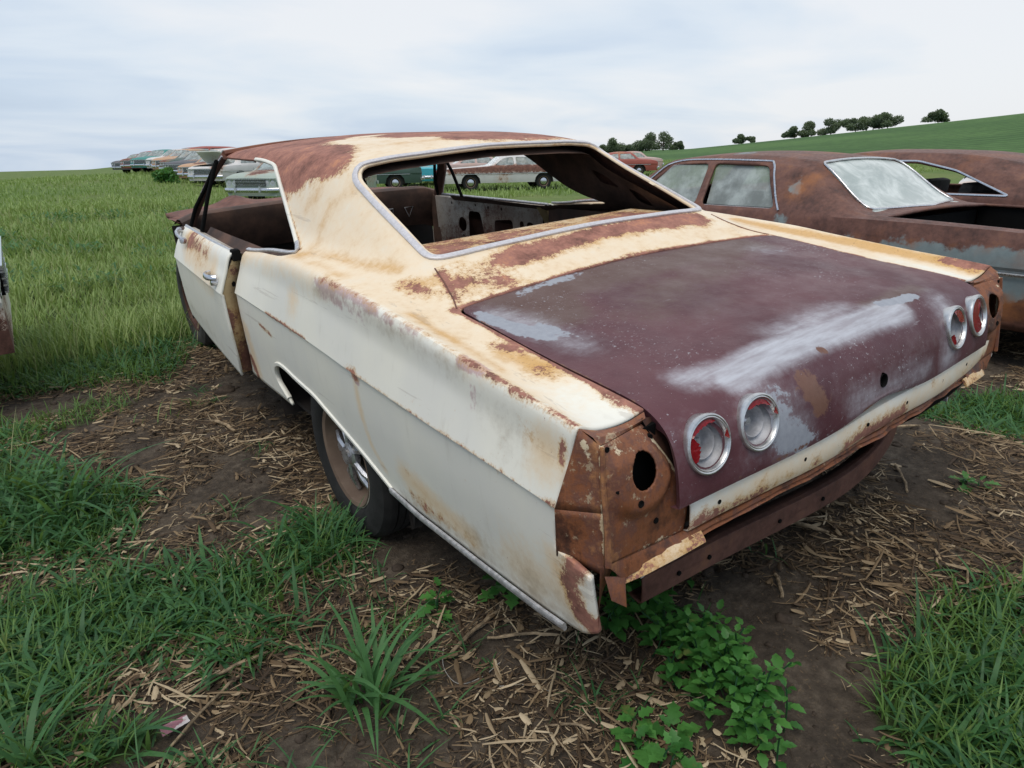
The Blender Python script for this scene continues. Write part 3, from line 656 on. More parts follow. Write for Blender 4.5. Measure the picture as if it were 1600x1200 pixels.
for q in (-1, 1):
    X = lambda p: Vector((p[0] * -q * -1 if False else (p[0] if q < 0 else -p[0]), p[1], p[2]))
    a = X((-.959, -1.337, .903)); b = X((-1.001, -1.304, .720)); c = X((-.988, -1.290, .590)); e0 = X((-.958, -1.402, .600)); d = X((-.940, -1.378, .872)); e = X((-.950, -1.404, .610))
    f = X((-.800, -1.352, .866)); g = X((-.704, -1.404, .678)); h = X((-.712, -1.404, .590))
    bm = bmesh.new()
    quad_patch(bm, a, d, d.lerp(e, .55), b, 6, 8, -.003 * q); quad_patch(bm, b, d.lerp(e, .55), e + Vector((0, .006, -.028)), c, 6, 8, -.004 * q)
    # main rear face, pressed out around the lamp hole
    rows_ = []; NU, NV = 44, 44
    def edge(pts, t):
        L = [0]
        for p_, q_ in zip(pts, pts[1:]): L.append(L[-1] + (q_ - p_).length)
        s_ = t * L[-1]
        for i_ in range(len(pts) - 1):
            if s_ <= L[i_ + 1] + 1e-9: return pts[i_].lerp(pts[i_ + 1], (s_ - L[i_]) / (L[i_ + 1] - L[i_]))
        return pts[-1]
    hc = X((-.848, -1.40, .795))
    for j in range(NV + 1):
        v = j / NV; l = edge([d, e], v); r = edge([f, X((-.745, -1.385, .77)), g, h], v); row = []
        for i in range(NU + 1):
            p = l.lerp(r, i / NU); dist = math.hypot(p.x - hc.x, p.z - hc.z)
            out_b = 1 - float(sstep_np(dist, .075, .115)); ed = min(i, NU - i) / NU * 6; ed = min(1, ed)
            p = Vector(p); p.y -= .022 * out_b * ed * min(1, v * 6) + .006 * min(1, 5 * (v) * (1 - v)); row.append(p)
        rows_.append(row)
    grid_faces(bm, rows_)
    circ = lambda cx, cz, rx, rz: [(cx + rx * math.cos(t), cz + rz * math.sin(t)) for t in np.linspace(0, 2 * math.pi, 21)[:-1]]
    cut_poly(bm, circ(hc.x, hc.z, .037, .040), (0, 2), lambda c_: c_.y < -1.36)
    ho = from_bm('tail_housing', bm, [M['hous']], W, 40); so_ = ho.modifiers.new('thickness', 'SOLIDIFY'); so_.thickness = .004; so_.offset = 0
    bm = bmesh.new(); box(bm, (hc.x, -1.30, .76), (.17, .12, .2)); from_bm('housing_void', bm, M['black'], ho, 0)
    paint_attr(ho, 'prim', [(1.0, .017, X((-.905, -1.40, .862)), X((-.835, -1.41, .868))), (.7, .007, X((-.94, -1.38, .87)), X((-.95, -1.40, .62))), (.9, .010, X((-.79, -1.37, .83)), X((-.735, -1.39, .75)), X((-.708, -1.405, .68))), (.7, .010, X((-.96, -1.34, .89)), X((-.955, -1.36, .84))), (.55, .02, X((-.73, -1.41, .60)), X((-.85, -1.41, .60)))])
    HB = BVHTree.FromPolygons([v_.co for v_ in ho.data.vertices], [p_.vertices[:] for p_ in ho.data.polygons])
    for dx_, dz_, rr_h in ((.055, .045, .0068), (-.022, -.062, .0068), (-.078, .066, .005), (.04, -.135, .006), (-.075, -.02, .003)):
        hh_ = HB.ray_cast(Vector((hc.x - q * dx_, -3, hc.z + dz_)), Vector((0, 1, 0)))
        if hh_[0] is None: continue
        bm = bmesh.new(); lathe(bm, [(rr_h * 1.2, -.004), (rr_h * 1.15, .0042), (rr_h, .0046), (rr_h * .95, .004), (0, .0038)], frame(hh_[0], (0, -1, .1)), 18); from_bm('bolt_hole', bm, M['black'], ho, 60)
    bm = bmesh.new()
    # seam beads: ridge, top flange
    sweep(bm, [d + Vector((0, -.004, 0)), d.lerp(e, .3) + Vector((-.004 * -q, -.006, 0)), d.lerp(e, .7) + Vector((0, -.008, 0)), e + Vector((0, -.006, 0))], [.005, .006, .007, .008], 6)
    topl = [on_top(x if q < 0 else -x, -1.333)[0] + Vector((0, -.004, -.004)) for x in np.linspace(-.957, -.775, 9)]
    lowl = [d + Vector((0, .004, 0))] + [d.lerp(f, t) + Vector((0, .002, 0)) for t in np.linspace(.12, 1, 8)]
    grid_faces(bm, [topl, [a_.lerp(b_, .5) + Vector((0, -.010, .003)) for a_, b_ in zip(topl, lowl)], lowl])
    from_bm('rear_flange', bm, M['hous'], W, 40)
    # side sliver lid channel (dark gap beside the lid)
    bm = bmesh.new(); quad_patch(bm, f + Vector((0, 0, .015)), X((-.735, -1.34, .86)), X((-.68, -1.39, .665)), g, 4, 6); quad_patch(bm, X((-.775, -.60, .93)), X((-.735, -.60, .92)), X((-.735, -1.34, .85)), X((-.775, -1.336, .86)), 2, 8)
    from_bm('lid_gutter', bm, M['rust_dark'], W, 30)
    # lower rear corner return of the quarter panel + cream lip
    if q < 0: bm = bmesh.new(); quad_patch(bm, X((-.960, -1.396, .600)), X((-.90, -1.39, .60)), X((-.935, -1.35, .455)), X((-.962, -1.394, .448)), 4, 6); from_bm('corner_return', bm, M['hous'], W, 30)
    bm = bmesh.new(); lipp = [X((-.905, -1.395, .548)), X((-.85, -1.415, .560)), X((-.76, -1.425, .566)), X((-.672, -1.43, .570))]
    sweep(bm, lipp, 0, 8, False, (.030, .008), [Vector((0, -.8, .6))] * 4); lipo = from_bm('bumper_lip', bm, M['cream'], W, 40); paint_attr(lipo, 'rust', [(.55, .03, *[tuple(p) for p in lipp]), (.8, .012, tuple(lipp[0])), (.7, .012, tuple(lipp[-1]))]); paint_attr(lipo, 'stain', [(.9, .06, *[tuple(p) for p in lipp])])
    bm = bmesh.new(); quad_patch(bm, e, h, X((-.70, -1.428, .578)), X((-.905, -1.41, .555)), 10, 3, 0, .004); from_bm('lower_flange', bm, M['hous'], W, 40)
    if q > 0: continue
    bm = bmesh.new(); quad_patch(bm, X((-.955, -1.405, .585)), X((-.90, -1.41, .56)), X((-.915, -1.43, .50)), X((-.95, -1.42, .53)), 4, 4, .006 * q); from_bm('torn_corner_tab', bm, M['hous'], W, 40)
# tail strip: cream channel below the lid
def tail_y(x): return -1.436 + .050 * (abs(x) / .95) ** 2.5
bm = bmesh.new(); rows_ = []
xs_ = np.linspace(-.712, .93, 90)
prof_t = [(.030, .676), (.010, .676), (-.006, .672), (-.012, .662), (-.012, .610), (-.006, .596), (.012, .588)]
for dy, z in prof_t: rows_.append([Vector((x, tail_y(x) + dy + .004 * (float(vnoise(x + 9, z, .12, 2)) - .5), z + .004 * math.sin(x * 9))) for x in xs_])
grid_faces(bm, rows_)
tp = from_bm('tail_panel', bm, [M['cream'], M['rust_dark']], W, 40)
for hx in (-.62, -.30, .0, .22, .46, .66):
    bm = bmesh.new(); lathe(bm, [(.0058, 0), (.0055, .0034), (.0045, .0036), (0, .0030)], frame((hx, tail_y(hx) - .010, .640), (0, -1, 0)), 14); from_bm('bolt_hole', bm, M['black'], tp, 60)
tp = tp
so_ = tp.modifiers.new('thickness', 'SOLIDIFY'); so_.thickness = .004; so_.material_offset = 1; up_normals(tp, Vector((0, -1, .65)))
bm = bmesh.new(); rows_ = []
for dy, z in [(.012, .592), (-.001, .588), (-.004, .580), (.004, .574), (-.008, .569), (.02, .563)]:
    rows_.append([Vector((x, tail_y(x) + dy + .014 * (float(vnoise(x + 5, z, .06, 6)) - .5), z + .010 * (float(vnoise(x, z + 7, .15, 9)) - .5))) for x in np.linspace(-.72, .90, 110)])
grid_faces(bm, rows_); vl = from_bm('lower_valance', bm, M['hous'], W, 40); so_ = vl.modifiers.new('thickness', 'SOLIDIFY'); so_.thickness = .004
# bumper support bar, bent
bp_ = catmull([(-.745, -1.305, .383), (-.60, -1.31, .378), (-.40, -1.31, .364), (-.20, -1.31, .345), (.0, -1.31, .328), (.18, -1.31, .322), (.33, -1.305, .332), (.43, -1.30, .358), (.50, -1.295, .395), (.56, -1.28, .42)], 6)
bm = bmesh.new(); rows_ = []
for dy, dz in ((.035, .036), (.0, .043), (-.012, .036), (-.014, .0), (-.012, -.036), (.0, -.043), (.035, -.036)): rows_.append([Vector(p) + Vector((0, dy, dz)) for p in bp_])
grid_faces(bm, rows_)
M['bar'] = rusty('rusty_bar', .72, sc_=.6); bb = from_bm('bumper_support_bar', bm, M['bar'], W, 40)
for hx, hz in ((-.62, .380), (-.50, .372), (-.18, .345), (.05, .327)):
    bm = bmesh.new(); lathe(bm, [(.0068, 0), (.0064, .0045), (.0052, .005), (0, .004)], frame((hx, -1.3245, hz), (0, -1, 0)), 14); from_bm('bolt_hole', bm, M['black'], bb, 60); so_ = bb.modifiers.new('thickness', 'SOLIDIFY'); so_.thickness = .004
bm = bmesh.new()
for x in (-.50, .50): box(bm, (x, -.88, .46), (.09, .8, .08), None, 1, .01)
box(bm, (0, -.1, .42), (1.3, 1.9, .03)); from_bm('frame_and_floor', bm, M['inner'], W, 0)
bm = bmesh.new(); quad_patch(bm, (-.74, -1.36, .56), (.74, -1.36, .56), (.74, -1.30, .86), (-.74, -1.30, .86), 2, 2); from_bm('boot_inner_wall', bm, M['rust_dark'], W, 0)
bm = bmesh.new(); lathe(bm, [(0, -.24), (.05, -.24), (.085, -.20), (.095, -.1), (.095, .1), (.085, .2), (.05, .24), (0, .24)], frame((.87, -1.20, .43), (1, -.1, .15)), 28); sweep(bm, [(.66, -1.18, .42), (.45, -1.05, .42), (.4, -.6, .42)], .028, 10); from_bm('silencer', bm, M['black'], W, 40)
# grey crumpled piece at left
bm = bmesh.new(); quad_patch(bm, (-.84, -1.40, .545), (-.735, -1.41, .556), (-.755, -1.37, .50), (-.80, -1.36, .475), 6, 5, .01, .006); from_bm('torn_gasket', bm, M['seal'], W, 20)

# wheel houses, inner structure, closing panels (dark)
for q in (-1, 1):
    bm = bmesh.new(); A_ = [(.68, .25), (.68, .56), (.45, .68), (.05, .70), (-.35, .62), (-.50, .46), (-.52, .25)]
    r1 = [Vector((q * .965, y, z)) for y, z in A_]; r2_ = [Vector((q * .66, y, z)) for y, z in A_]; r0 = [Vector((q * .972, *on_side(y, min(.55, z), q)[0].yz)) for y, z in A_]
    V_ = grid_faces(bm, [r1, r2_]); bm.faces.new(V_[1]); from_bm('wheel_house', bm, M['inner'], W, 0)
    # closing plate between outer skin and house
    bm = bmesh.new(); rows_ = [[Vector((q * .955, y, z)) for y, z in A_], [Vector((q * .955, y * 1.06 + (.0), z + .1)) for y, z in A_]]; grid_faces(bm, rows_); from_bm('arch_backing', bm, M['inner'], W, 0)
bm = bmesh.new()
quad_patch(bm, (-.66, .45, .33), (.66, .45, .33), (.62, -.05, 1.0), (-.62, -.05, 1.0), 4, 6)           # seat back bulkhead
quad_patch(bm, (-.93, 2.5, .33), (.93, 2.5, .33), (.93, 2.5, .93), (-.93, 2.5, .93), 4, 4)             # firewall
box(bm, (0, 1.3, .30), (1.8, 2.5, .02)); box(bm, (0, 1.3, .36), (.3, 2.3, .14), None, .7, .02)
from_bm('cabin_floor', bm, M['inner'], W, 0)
# inner quarters
for q in (-1, 1):
    bm = bmesh.new(); quad_patch(bm, (q * .86, .97, .36), (q * .74, .15, .36), (q * .72, .15, .99), (q * .86, .97, .945), 30, 20)
    for hp in ([(.75, .55), (.90, .55), (.90, .85), (.80, .86)], [(.45, .60), (.62, .60), (.64, .88), (.50, .90)]): cut_poly(bm, round_poly(hp, .04, 3), (1, 2), lambda c_: True)
    iq = from_bm('inner_quarter_panel', bm, [M['innerbrown']], W, 30)
# parcel shelf
bm = bmesh.new(); quad_patch(bm, (-.66, -.30, 1.035), (.66, -.30, 1.035), (.66, .10, 1.028), (-.66, .10, 1.028), 60, 18)
for hx, hy_, ra in ((-.27, -.10, .055), (-.05, -.10, .05), (.25, -.10, .05), (-.52, -.20, .09)): cut_poly(bm, [(hx + ra * math.cos(a), hy_ + ra * .42 * math.sin(a)) for a in np.linspace(0, 2 * math.pi, 17)[:-1]], (0, 1), lambda c_: True)
shelf = from_bm('parcel_shelf', bm, [M['cream'], M['rust_dark']], W, 30); so_ = shelf.modifiers.new('thickness', 'SOLIDIFY'); so_.thickness = .01; so_.material_offset = 1; up_normals(shelf, Vector((0, 0, 0)))
# dashboard
bm = bmesh.new(); rows_ = []
for y, z in [(2.62, .95), (2.45, 1.0), (2.37, 1.003), (2.33, .99), (2.32, .95), (2.34, .86), (2.36, .80), (2.40, .72)]: rows_.append([Vector((x, y + .05 * (1 - (x / .9) ** 2), z + .012 * (1 - (x / .9) ** 2) - .03 * max(0, (abs(x) - .8) / .1))) for x in np.linspace(-.9, .9, 40)])
grid_faces(bm, rows_); dash = from_bm('dashboard', bm, M['innerbrown'], W, 40)
bm = bmesh.new()
sweep(bm, [(.34, 2.375, .81), (.54, 2.375, .81), (.54, 2.37, .87), (.34, 2.37, .87)], .005, 6, True)
sweep(bm, [(.66, 2.36, .80), (.70, 2.36, .87), (.63, 2.36, .87)], .004, 6, True); from_bm('radio_bezel', bm, M['alu'], dash, 40)
# windscreen pillars and header, vent frames
for q in (-1, 1):
    bm = bmesh.new(); pil = [(q * .845, 2.34, .90), (q * .825, 2.30, .99), (q * .765, 2.18, 1.14), (q * .695, 2.08, 1.27), (q * .655, 2.02, 1.335)] if q < 0 else [(.885, 2.30, .90), (.87, 2.25, .99), (.82, 2.10, 1.14), (.75, 1.99, 1.27), (.70, 1.95, 1.335)]
    hb_ = bmesh.new(); box(hb_, (q * .885, 2.30, .64), (.07, .13, .60), None, .9, .012); from_bm('hinge_pillar', hb_, M['innerbrown'], W, 40)
    sweep(bm, pil, 0, 8, False, (.07, .035), [Vector((q, .2, .5))] * 5); pl_ = from_bm('windscreen_pillar', bm, M['rust_dark'], W, 40)
    bm = bmesh.new(); sweep(bm, [Vector(p) + Vector((q * .022, -.025, .0)) for p in pil], .006, 6); from_bm('pillar_trim', bm, M['alu'], pl_, 40)
bm = bmesh.new(); sweep(bm, [Vector((x, 2.05 - .0 + .03 * (1 - (x / .65) ** 2), 1.345 + .035 * (1 - (x / .65) ** 2))) for x in np.linspace(-.65, .65, 15)], 0, 8, False, (.06, .03), [Vector((0, .3, 1))] * 15); from_bm('windscreen_header', bm, M['rust'], W, 40)
# cowl and crumpled hood remains ahead of the dash
bm = bmesh.new(); quad_patch(bm, (-.90, 2.42, .955), (.90, 2.42, .955), (.90, 2.75, .95), (-.90, 2.75, .95), 20, 6, .01, .004); from_bm('cowl', bm, M['rust'], W, 40)
bm = bmesh.new(); rows_ = []
for t in np.linspace(0, 1, 10): rows_.append([Vector((x, 2.50 + .42 * t + .05 * (x / .9) ** 2, .978 + .05 * math.exp(-((abs(x) - .42) / .10) ** 2) * t - .03 * (x / .9) ** 4 + .01 * t)) for x in np.linspace(-.87, .87, 60)])
grid_faces(bm, rows_); hood = from_bm('bonnet_remnant', bm, [M['rust'], M['rust_dark']], W, 40); so_ = hood.modifiers.new('thickness', 'SOLIDIFY'); so_.thickness = .03; so_.material_offset = 1; up_normals(hood, Vector((0, 3, 0)))
bm = bmesh.new()
for q in (-1, 1): box(bm, (q * .52, 3.1, .42), (.1, 1.6, .12), None, 1, .01)
box(bm, (0, 3.5, .62), (.9, .06, .5)); box(bm, (0, 3.1, .6), (.55, .6, .5), None, .8, .03); from_bm('front_frame', bm, M['rust_dark'], W, 40)
for q in (-1, 1):
    wheel(W, (q * .862, .03, .295), q)
    wheel(W, (q * .74, 3.05, .31), q, r=.34, tyre=M['tyre_dusty'], rimmat=M['rust_dark'])

# doors
def make_door(q, ang):
    piv = Vector((q * .955, 2.30, 0)); Rm = Matrix.Translation(piv) @ Matrix.Rotation(ang * q, 4, 'Z') @ Matrix.Translation(-piv)
    ysd = list(np.arange(1.0, 2.305, .03)) + [2.305]; rw = loft_half(ST, ysd, SUB, SHARP); c0 = sum(SUB[:8]) - 2
    bm = bmesh.new(); grid_faces(bm, [[Vector((q * x, y, z)) for x, z in r[c0:]] for y, r in zip(ysd, rw)])
    cut_poly(bm, [(.9, 1.2), (1.0, 1.2), (1.0, .60), (1.035, .45), (1.08, .36), (1.10, .2), (.9, .2)], (1, 2), lambda c_: True)
    bmesh.ops.transform(bm, matrix=Rm, verts=bm.verts[:])
    skin = from_bm('door', bm, [M['cream'], M['rust_dark']], W, 30); so_ = skin.modifiers.new('thickness', 'SOLIDIFY'); so_.thickness = .01; so_.offset = -1; so_.material_offset = 1
    me = skin.data
    if sum(p.normal.x * q * p.area for p in me.polygons) < 0: me.flip_normals()
    # rear end face following the profile
    prof_d = [(.905, .945), (.945, .88), (.975, .82), (.991, .765), (.986, .60), (.977, .48), (.965, .365)]
    yy = lambda z: 1.004 if z > .60 else 1.004 + (.60 - z) / .24 * .078
    bm = bmesh.new(); pr = catmull([(q * x, yy(z), z) for x, z in prof_d], 5); rows_ = []
    for off, dy in ((.0, .0), (.010, -.001), (.035, .002), (.060, .012), (.085, .03)): rows_.append([Vector(p) + Vector((-q * off, dy, 0)) for p in pr])
    grid_faces(bm, rows_); cut_poly(bm, [(q * (.93 + .010 * math.cos(a)), .815 + .014 * math.sin(a)) for a in np.linspace(0, 2 * math.pi, 11)[:-1]], (0, 2), lambda c_: True)
    bmesh.ops.transform(bm, matrix=Rm, verts=bm.verts[:]); ef = from_bm('door_end_face', bm, [M['door_end']], skin, 40)
    # inner panel with openings
    bm = bmesh.new(); quad_patch(bm, (q * .862, 1.03, .37), (q * .862, 2.27, .39), (q * .845, 2.27, .935), (q * .862, 1.03, .945), 60, 30)
    for hp in ([(1.30, .52), (1.52, .50), (1.54, .82), (1.34, .84)], [(1.64, .60), (1.86, .60), (1.84, .86), (1.70, .86)], [(1.12, .60), (1.19, .60), (1.19, .84), (1.12, .84)], [(2.0, .5), (2.15, .5), (2.15, .62), (2.0, .62)], [(1.22, .72), (1.26, .72), (1.26, .84), (1.22, .84)]):
        cut_poly(bm, round_poly(hp, .03, 3), (1, 2), lambda c_: True)
    cut_poly(bm, [(1.93 + .05 * math.cos(a), .76 + .05 * math.sin(a)) for a in np.linspace(0, 2 * math.pi, 17)[:-1]], (1, 2), lambda c_: True)
    for hx, hz in ((1.6, .90), (1.75, .905), (2.05, .90), (1.45, .90), (1.93, .68)): cut_poly(bm, [(hx + .01 * math.cos(a), hz + .01 * math.sin(a)) for a in np.linspace(0, 2 * math.pi, 9)[:-1]], (1, 2), lambda c_: True)
    quad_patch(bm, (q * .845, 2.27, .935), (q * .862, 1.03, .945), (q * .885, 1.03, .95), (q * .87, 2.27, .94), 20, 2)
    bmesh.ops.transform(bm, matrix=Rm, verts=bm.verts[:]); from_bm('door_inner_panel', bm, [M['doorin']], skin, 30)
    bm = bmesh.new(); sweep(bm, [(q * .90, 1.02, .952), (q * .90, 1.5, .95), (q * .893, 2.0, .946), (q * .885, 2.30, .944)], 0, 8, False, (.022, .016), [Vector((q, 0, .6))] * 4)
    bmesh.ops.transform(bm, matrix=Rm, verts=bm.verts[:]); from_bm('belt_trim', bm, M['alu'], skin, 40)
    # vent frame
    bm = bmesh.new(); vt = [(q * .865, 2.26, .945), (q * .825, 2.22, 1.05), (q * .765, 2.10, 1.17), (q * .70, 1.99, 1.31)]; sweep(bm, vt, .011, 8)
    sweep(bm, [(q * .865, 1.93, .945), (q * .80, 1.93, 1.12), (q * .712, 1.95, 1.31)], .011, 8); sweep(bm, [(q * .70, 1.99, 1.31), (q * .712, 1.95, 1.31)], .011, 8)
    bmesh.ops.transform(bm, matrix=Rm, verts=bm.verts[:]); from_bm('vent_frame', bm, M['black'], skin, 40)
    # handle
    bm = bmesh.new(); hp = [(q * .985, 1.235, .842), (q * 1.005, 1.22, .842), (q * 1.017, 1.19, .842), (q * 1.018, 1.13, .842), (q * 1.008, 1.10, .842), (q * .985, 1.085, .842)]
    sweep(bm, catmull(hp, 3), 0, 8, False, (.026, .016), [Vector((q, 0, .3))] * 16); lathe(bm, [(.016, 0), (.016, .03), (.012, .034), (0, .034)], frame((q * .978, 1.105, .815), (q, 0, .2)), 16)
    bmesh.ops.transform(bm, matrix=Rm, verts=bm.verts[:]); from_bm('door_handle', bm, M['chrome'], skin, 40)
    if q < 0:
        bm = bmesh.new(); sweep(bm, catmull([(q * .925, 2.24, .925), (q * .955, 2.20, .935), (q * .975, 2.08, .928), (q * .965, 1.98, .905)], 4), .010, 8); lathe(bm, [(0, .0), (.020, .0), (.022, .014), (.012, .026), (0, .028)], frame((q * .93, 2.24, .925), (q, .2, .5)), 16)
        lathe(bm, [(0, -.01), (.018, -.01), (.018, .01), (0, .014)], frame((q * .965, 1.98, .905), (q, -.6, .3)), 14)
        bmesh.ops.transform(bm, matrix=Rm, verts=bm.verts[:]); from_bm('mirror_arm', bm, M['spoke'], skin, 40)
        bm = bmesh.new(); box(bm, (q * .895, 1.015, .945), (.045, .07, .05), None, .8, .008); bmesh.ops.transform(bm, matrix=Rm, verts=bm.verts[:]); from_bm('latch_block', bm, M['black'], skin, 40)
    return skin
M['door_end'] = old_paint('door_end_paint', (.50, .42, .24), base2=(.34, .24, .11), stain=(.26, .12, .04), rough=.7, speck=.5)
M['doorin'] = old_paint('door_inner_paint', (.52, .49, .43), base2=(.34, .27, .22), stain=(.16, .07, .04), rough=.8, speck=.35)
doorL = make_door(-1, R_(2.6)); doorR = make_door(1, 0)

# weathering of the wreck: where the rust, stains, primer and dirt are, and the highlight painted on the lid
def near_line(P, pts):
    d = np.full(len(P), 1e9)
    for a, b in zip(pts, pts[1:]):
        a = np.array(a, float); b = np.array(b, float); ab = b - a; t = np.clip(((P - a) @ ab) / (ab @ ab), 0, 1); d = np.minimum(d, np.linalg.norm(P - (a + t[:, None] * ab), axis=1))
    return d
def roof_rust(P):
    x, y, z = P.T
    b = np.interp(x, [-.72, -.69, -.665, -.60, -.50, -.40, -.25, -.05, .2, .45, .6, .72], [.66, .56, .44, .42, .60, .82, .72, .46, .405, .395, .39, .5])
    f = .5 + (y - b) / .16 * .5
    f = np.minimum(f, 1) * sstep_np(z, 1.17, 1.24)
    patch = np.maximum(1 - np.hypot((x + .34) / .22, (y - .92) / .24), 1 - np.hypot((x + .20) / .16, (y - 1.12) / .16)); patch = np.maximum(patch, (1 - np.hypot((x + .22) / .24, (y - .64) / .12)) * .9)
    return np.clip(f - np.clip(patch * 1.3, 0, 1), 0, 1)
RID = [(-.949, .02, .990), (-.949, -.217, .992), (-.950, -.36, .985), (-.951, -.487, .972), (-.951, -.70, .960), (-.952, -.897, .940)]
BR = [(1.0, .050, (-.45, -.41, 1.02), (-.33, -.405, 1.035), (-.15, -.40, 1.045)), (1.0, .042, (-.10, -.385, 1.05), (.15, -.375, 1.055)), (1.0, .055, (.15, -.38, 1.05), (.4, -.38, 1.04), (.58, -.375, 1.03)),
      (.62, .10, (-.66, -.46, 1.0), (-.55, -.47, 1.0)), (.80, .022, (-.68, -.36, 1.02), (-.735, -.54, .98)), (.75, .020, (-.780, -.60, .955), (-.772, -.58, .96)), (.60, .05, (-.80, -.36, 1.0), (-.77, -.42, .99)),
      (.50, .014, *RID[3:]), (.44, .018, *RID[:4]), (.50, .016, (-.952, -.90, .94), (-.955, -1.12, .920)), (.62, .014, (-.955, -1.12, .92), (-.958, -1.32, .905)),
      (.95, .010, (-.772, -.60, .96), (-.775, -.9, .93), (-.776, -1.33, .887)), (.7, .012, (.772, -.60, .96), (.776, -1.33, .887)), (.85, .012, (-.77, -.587, .965), (0, -.548, .99), (.77, -.587, .965)),
      (.85, .045, (-.80, -.90, .925)), (.66, .035, (-.83, -.87, .925), (-.80, -.95, .92)), (.5, .06, (-.82, -1.04, .91)), (.60, .02, (-.79, -1.25, .89), (-.78, -1.33, .885)),
      (.74, .036, (-.982, -1.355, .59), (-.985, -1.32, .54), (-.978, -1.345, .48), (-.97, -1.38, .44)), (.8, .02, (-.97, -1.36, .44), (-.965, -1.39, .46)),
      (.75, .014, (-.755, .80, 1.17), (-.80, .62, 1.075), (-.86, .42, 1.03)), (.70, .018, (-.775, .70, 1.10), (-.82, .55, 1.05)),
      (.78, .010, (-1.0, .55, .77), (-1.003, .30, .766), (-1.003, .10, .762)), (.48, .008, (-1.003, -.25, .752), (-1.005, -.7, .735), (-1.004, -1.0, .730), (-1.0, -1.3, .72)), (.9, .014, (-1.0, -1.29, .722)),
      (.38, .03, (-.97, -.55, .40), (-.97, -.9, .40)), (.6, .018, (-.982, -.57, .49)), (.8, .010, (-.99, .70, .69), (-.99, .55, .675)), (.85, .013, (-.985, -1.30, .82), (-.975, -1.305, .86)), (.8, .03, (-.98, 1.0, .45), (-.975, .98, .36)),
      (.5, .04, (-.95, -1.26, .80)), (.42, .035, (-.972, -1.2, .845)), (.85, .025, (-1.003, -.305, .74)), (.8, .03, (.95, -1.32, .90)), (.7, .04, (.93, -1.2, .91), (.94, -1.3, .90)), (.8, .012, (.69, -.38, 1.02), (.76, -.56, .97))]
BS = [(.78, .10, (-.68, .27, 1.24), (-.72, .36, 1.19), (-.77, .36, 1.12), (-.83, .33, 1.05)), (.88, .06, (-.88, .38, 1.01), (-.83, .15, 1.03), (-.81, -.04, 1.02), (-.76, -.24, 1.02)), (.8, .07, (-.90, .40, 1.01), (-.90, .1, 1.0), (-.9, -.1, .995)),
      (.9, .08, (-.80, -.36, 1.0), (-.70, -.42, 1.0)), (.95, .09, (-.65, -.46, .99)), (1.0, .07, (-.42, -.42, 1.02), (.55, -.39, 1.03)), (1.1, .08, (-.80, -1.03, .91), (-.83, -.93, .92)), (.9, .05, (-.90, -.55, .965), (-.90, -1.0, .925)),
      (1.15, .055, (.86, -.35, .99), (.90, -.67, .95), (.92, -.93, .93), (.92, -1.3, .90)), (.8, .05, (.80, -.33, 1.0), (.83, -.5, .97)), (.85, .06, (-.978, -1.25, .82)), (.7, .05, (-.975, -.55, .47), (-.97, -.9, .42)), (.8, .04, (-.984, -1.28, .56), (-.98, -1.32, .48)),
      (.62, .020, (-1.0, -.30, .71), (-.988, -.297, .59), (-.979, -.32, .49), (-.976, -.39, .42)), (.7, .05, (-.985, .95, .6), (-.975, .95, .4)), (.6, .07, (-.96, .25, .88)), (.8, .05, (-.58, .60, 1.37), (-.6, .42, 1.33)), (.9, .10, (-.3, .55, 1.38), (.2, .5, 1.385), (.5, .44, 1.36)),
      (.8, .10, (-.76, .55, 1.17), (-.72, .50, 1.23)), (.55, .1, (-.97, -1.1, .45), (-.975, -1.3, .5))]
def amb_stain(P):
    x, y, z = P.T; s_ = np.interp(np.abs(x), [.0, .93, .955, .97], [.62, .62, .30, .08]); s_ = np.where((z > 1.0) & (np.abs(x) > .62), .56, s_); return s_ * sstep_np(z, .86, .93)
paint_attr(body, 'rust', BR, roof_rust)
paint_attr(body, 'stain', BS, amb_stain)
paint_attr(body, 'prim', [(.80, .026, *[(a, b, c - .014) for a, b, c in RID[:5]]), (.9, .02, (-.952, -.9, .93), (-.952, -1.0, .925)), (.95, .022, (-1.004, -.295, .735), (-1.0, -.31, .72)), (.58, .06, (-.965, -.05, .955), (-.965, -.36, .94)), (.7, .02, (-.97, -.97, .88), (-.97, -.97, .83))])
paint_attr(body, 'dirt', [(.6, .05, (-.97, -.5, .36), (-.97, -1.3, .40)), (.5, .12, (-.98, -.9, .42), (-.98, -1.25, .45)), (.45, .09, (-.975, -1.0, .84), (-.975, -1.25, .80)), (.6, .05, *[(a - .01, b, c - .03) for a, b, c in RID])], lambda P: .30 * (1 - sstep_np(P[:, 2], .36, .60)))
paint_attr(lid, 'stain', [(1.0, .10, (-.50, -.70, .96), (-.56, -.80, .95)), (.9, .14, (-.60, -.66, .96), (-.1, -.66, .98), (.5, -.64, .97)), (.62, .26, (-.3, -.9, .95), (.2, -.8, .96)), (.8, .05, (.2, -1.31, .91), (.5, -1.30, .905)), (.5, .2, (.4, -.8, .96))])
paint_attr(lid, 'dirt', [(1.25, .042, (-.50, -1.345, .89), (-.40, -1.335, .90), (-.25, -1.335, .905), (-.05, -1.345, .905), (.12, -1.35, .90), (.28, -1.355, .893)), (.75, .05, (-.60, -1.30, .895), (-.50, -1.32, .90)), (.62, .07, (-.2, -1.28, .92), (.1, -1.28, .92)), (.55, .10, (-.46, -1.42, .80), (-.35, -1.44, .73)), (.6, .07, (-.70, -.70, .96), (-.66, -1.0, .93)),  # lid dirt mask: chalky patches, plus a highlight painted along the bend
    (.6, .08, (.5, -1.38, .87), (.45, -1.44, .72)), (.55, .06, (-.1, -1.45, .74), (.3, -1.45, .72)), (.5, .1, (.5, -.75, .96))], lambda P: .22 * sstep_np(-P[:, 1], 1.30, 1.40))
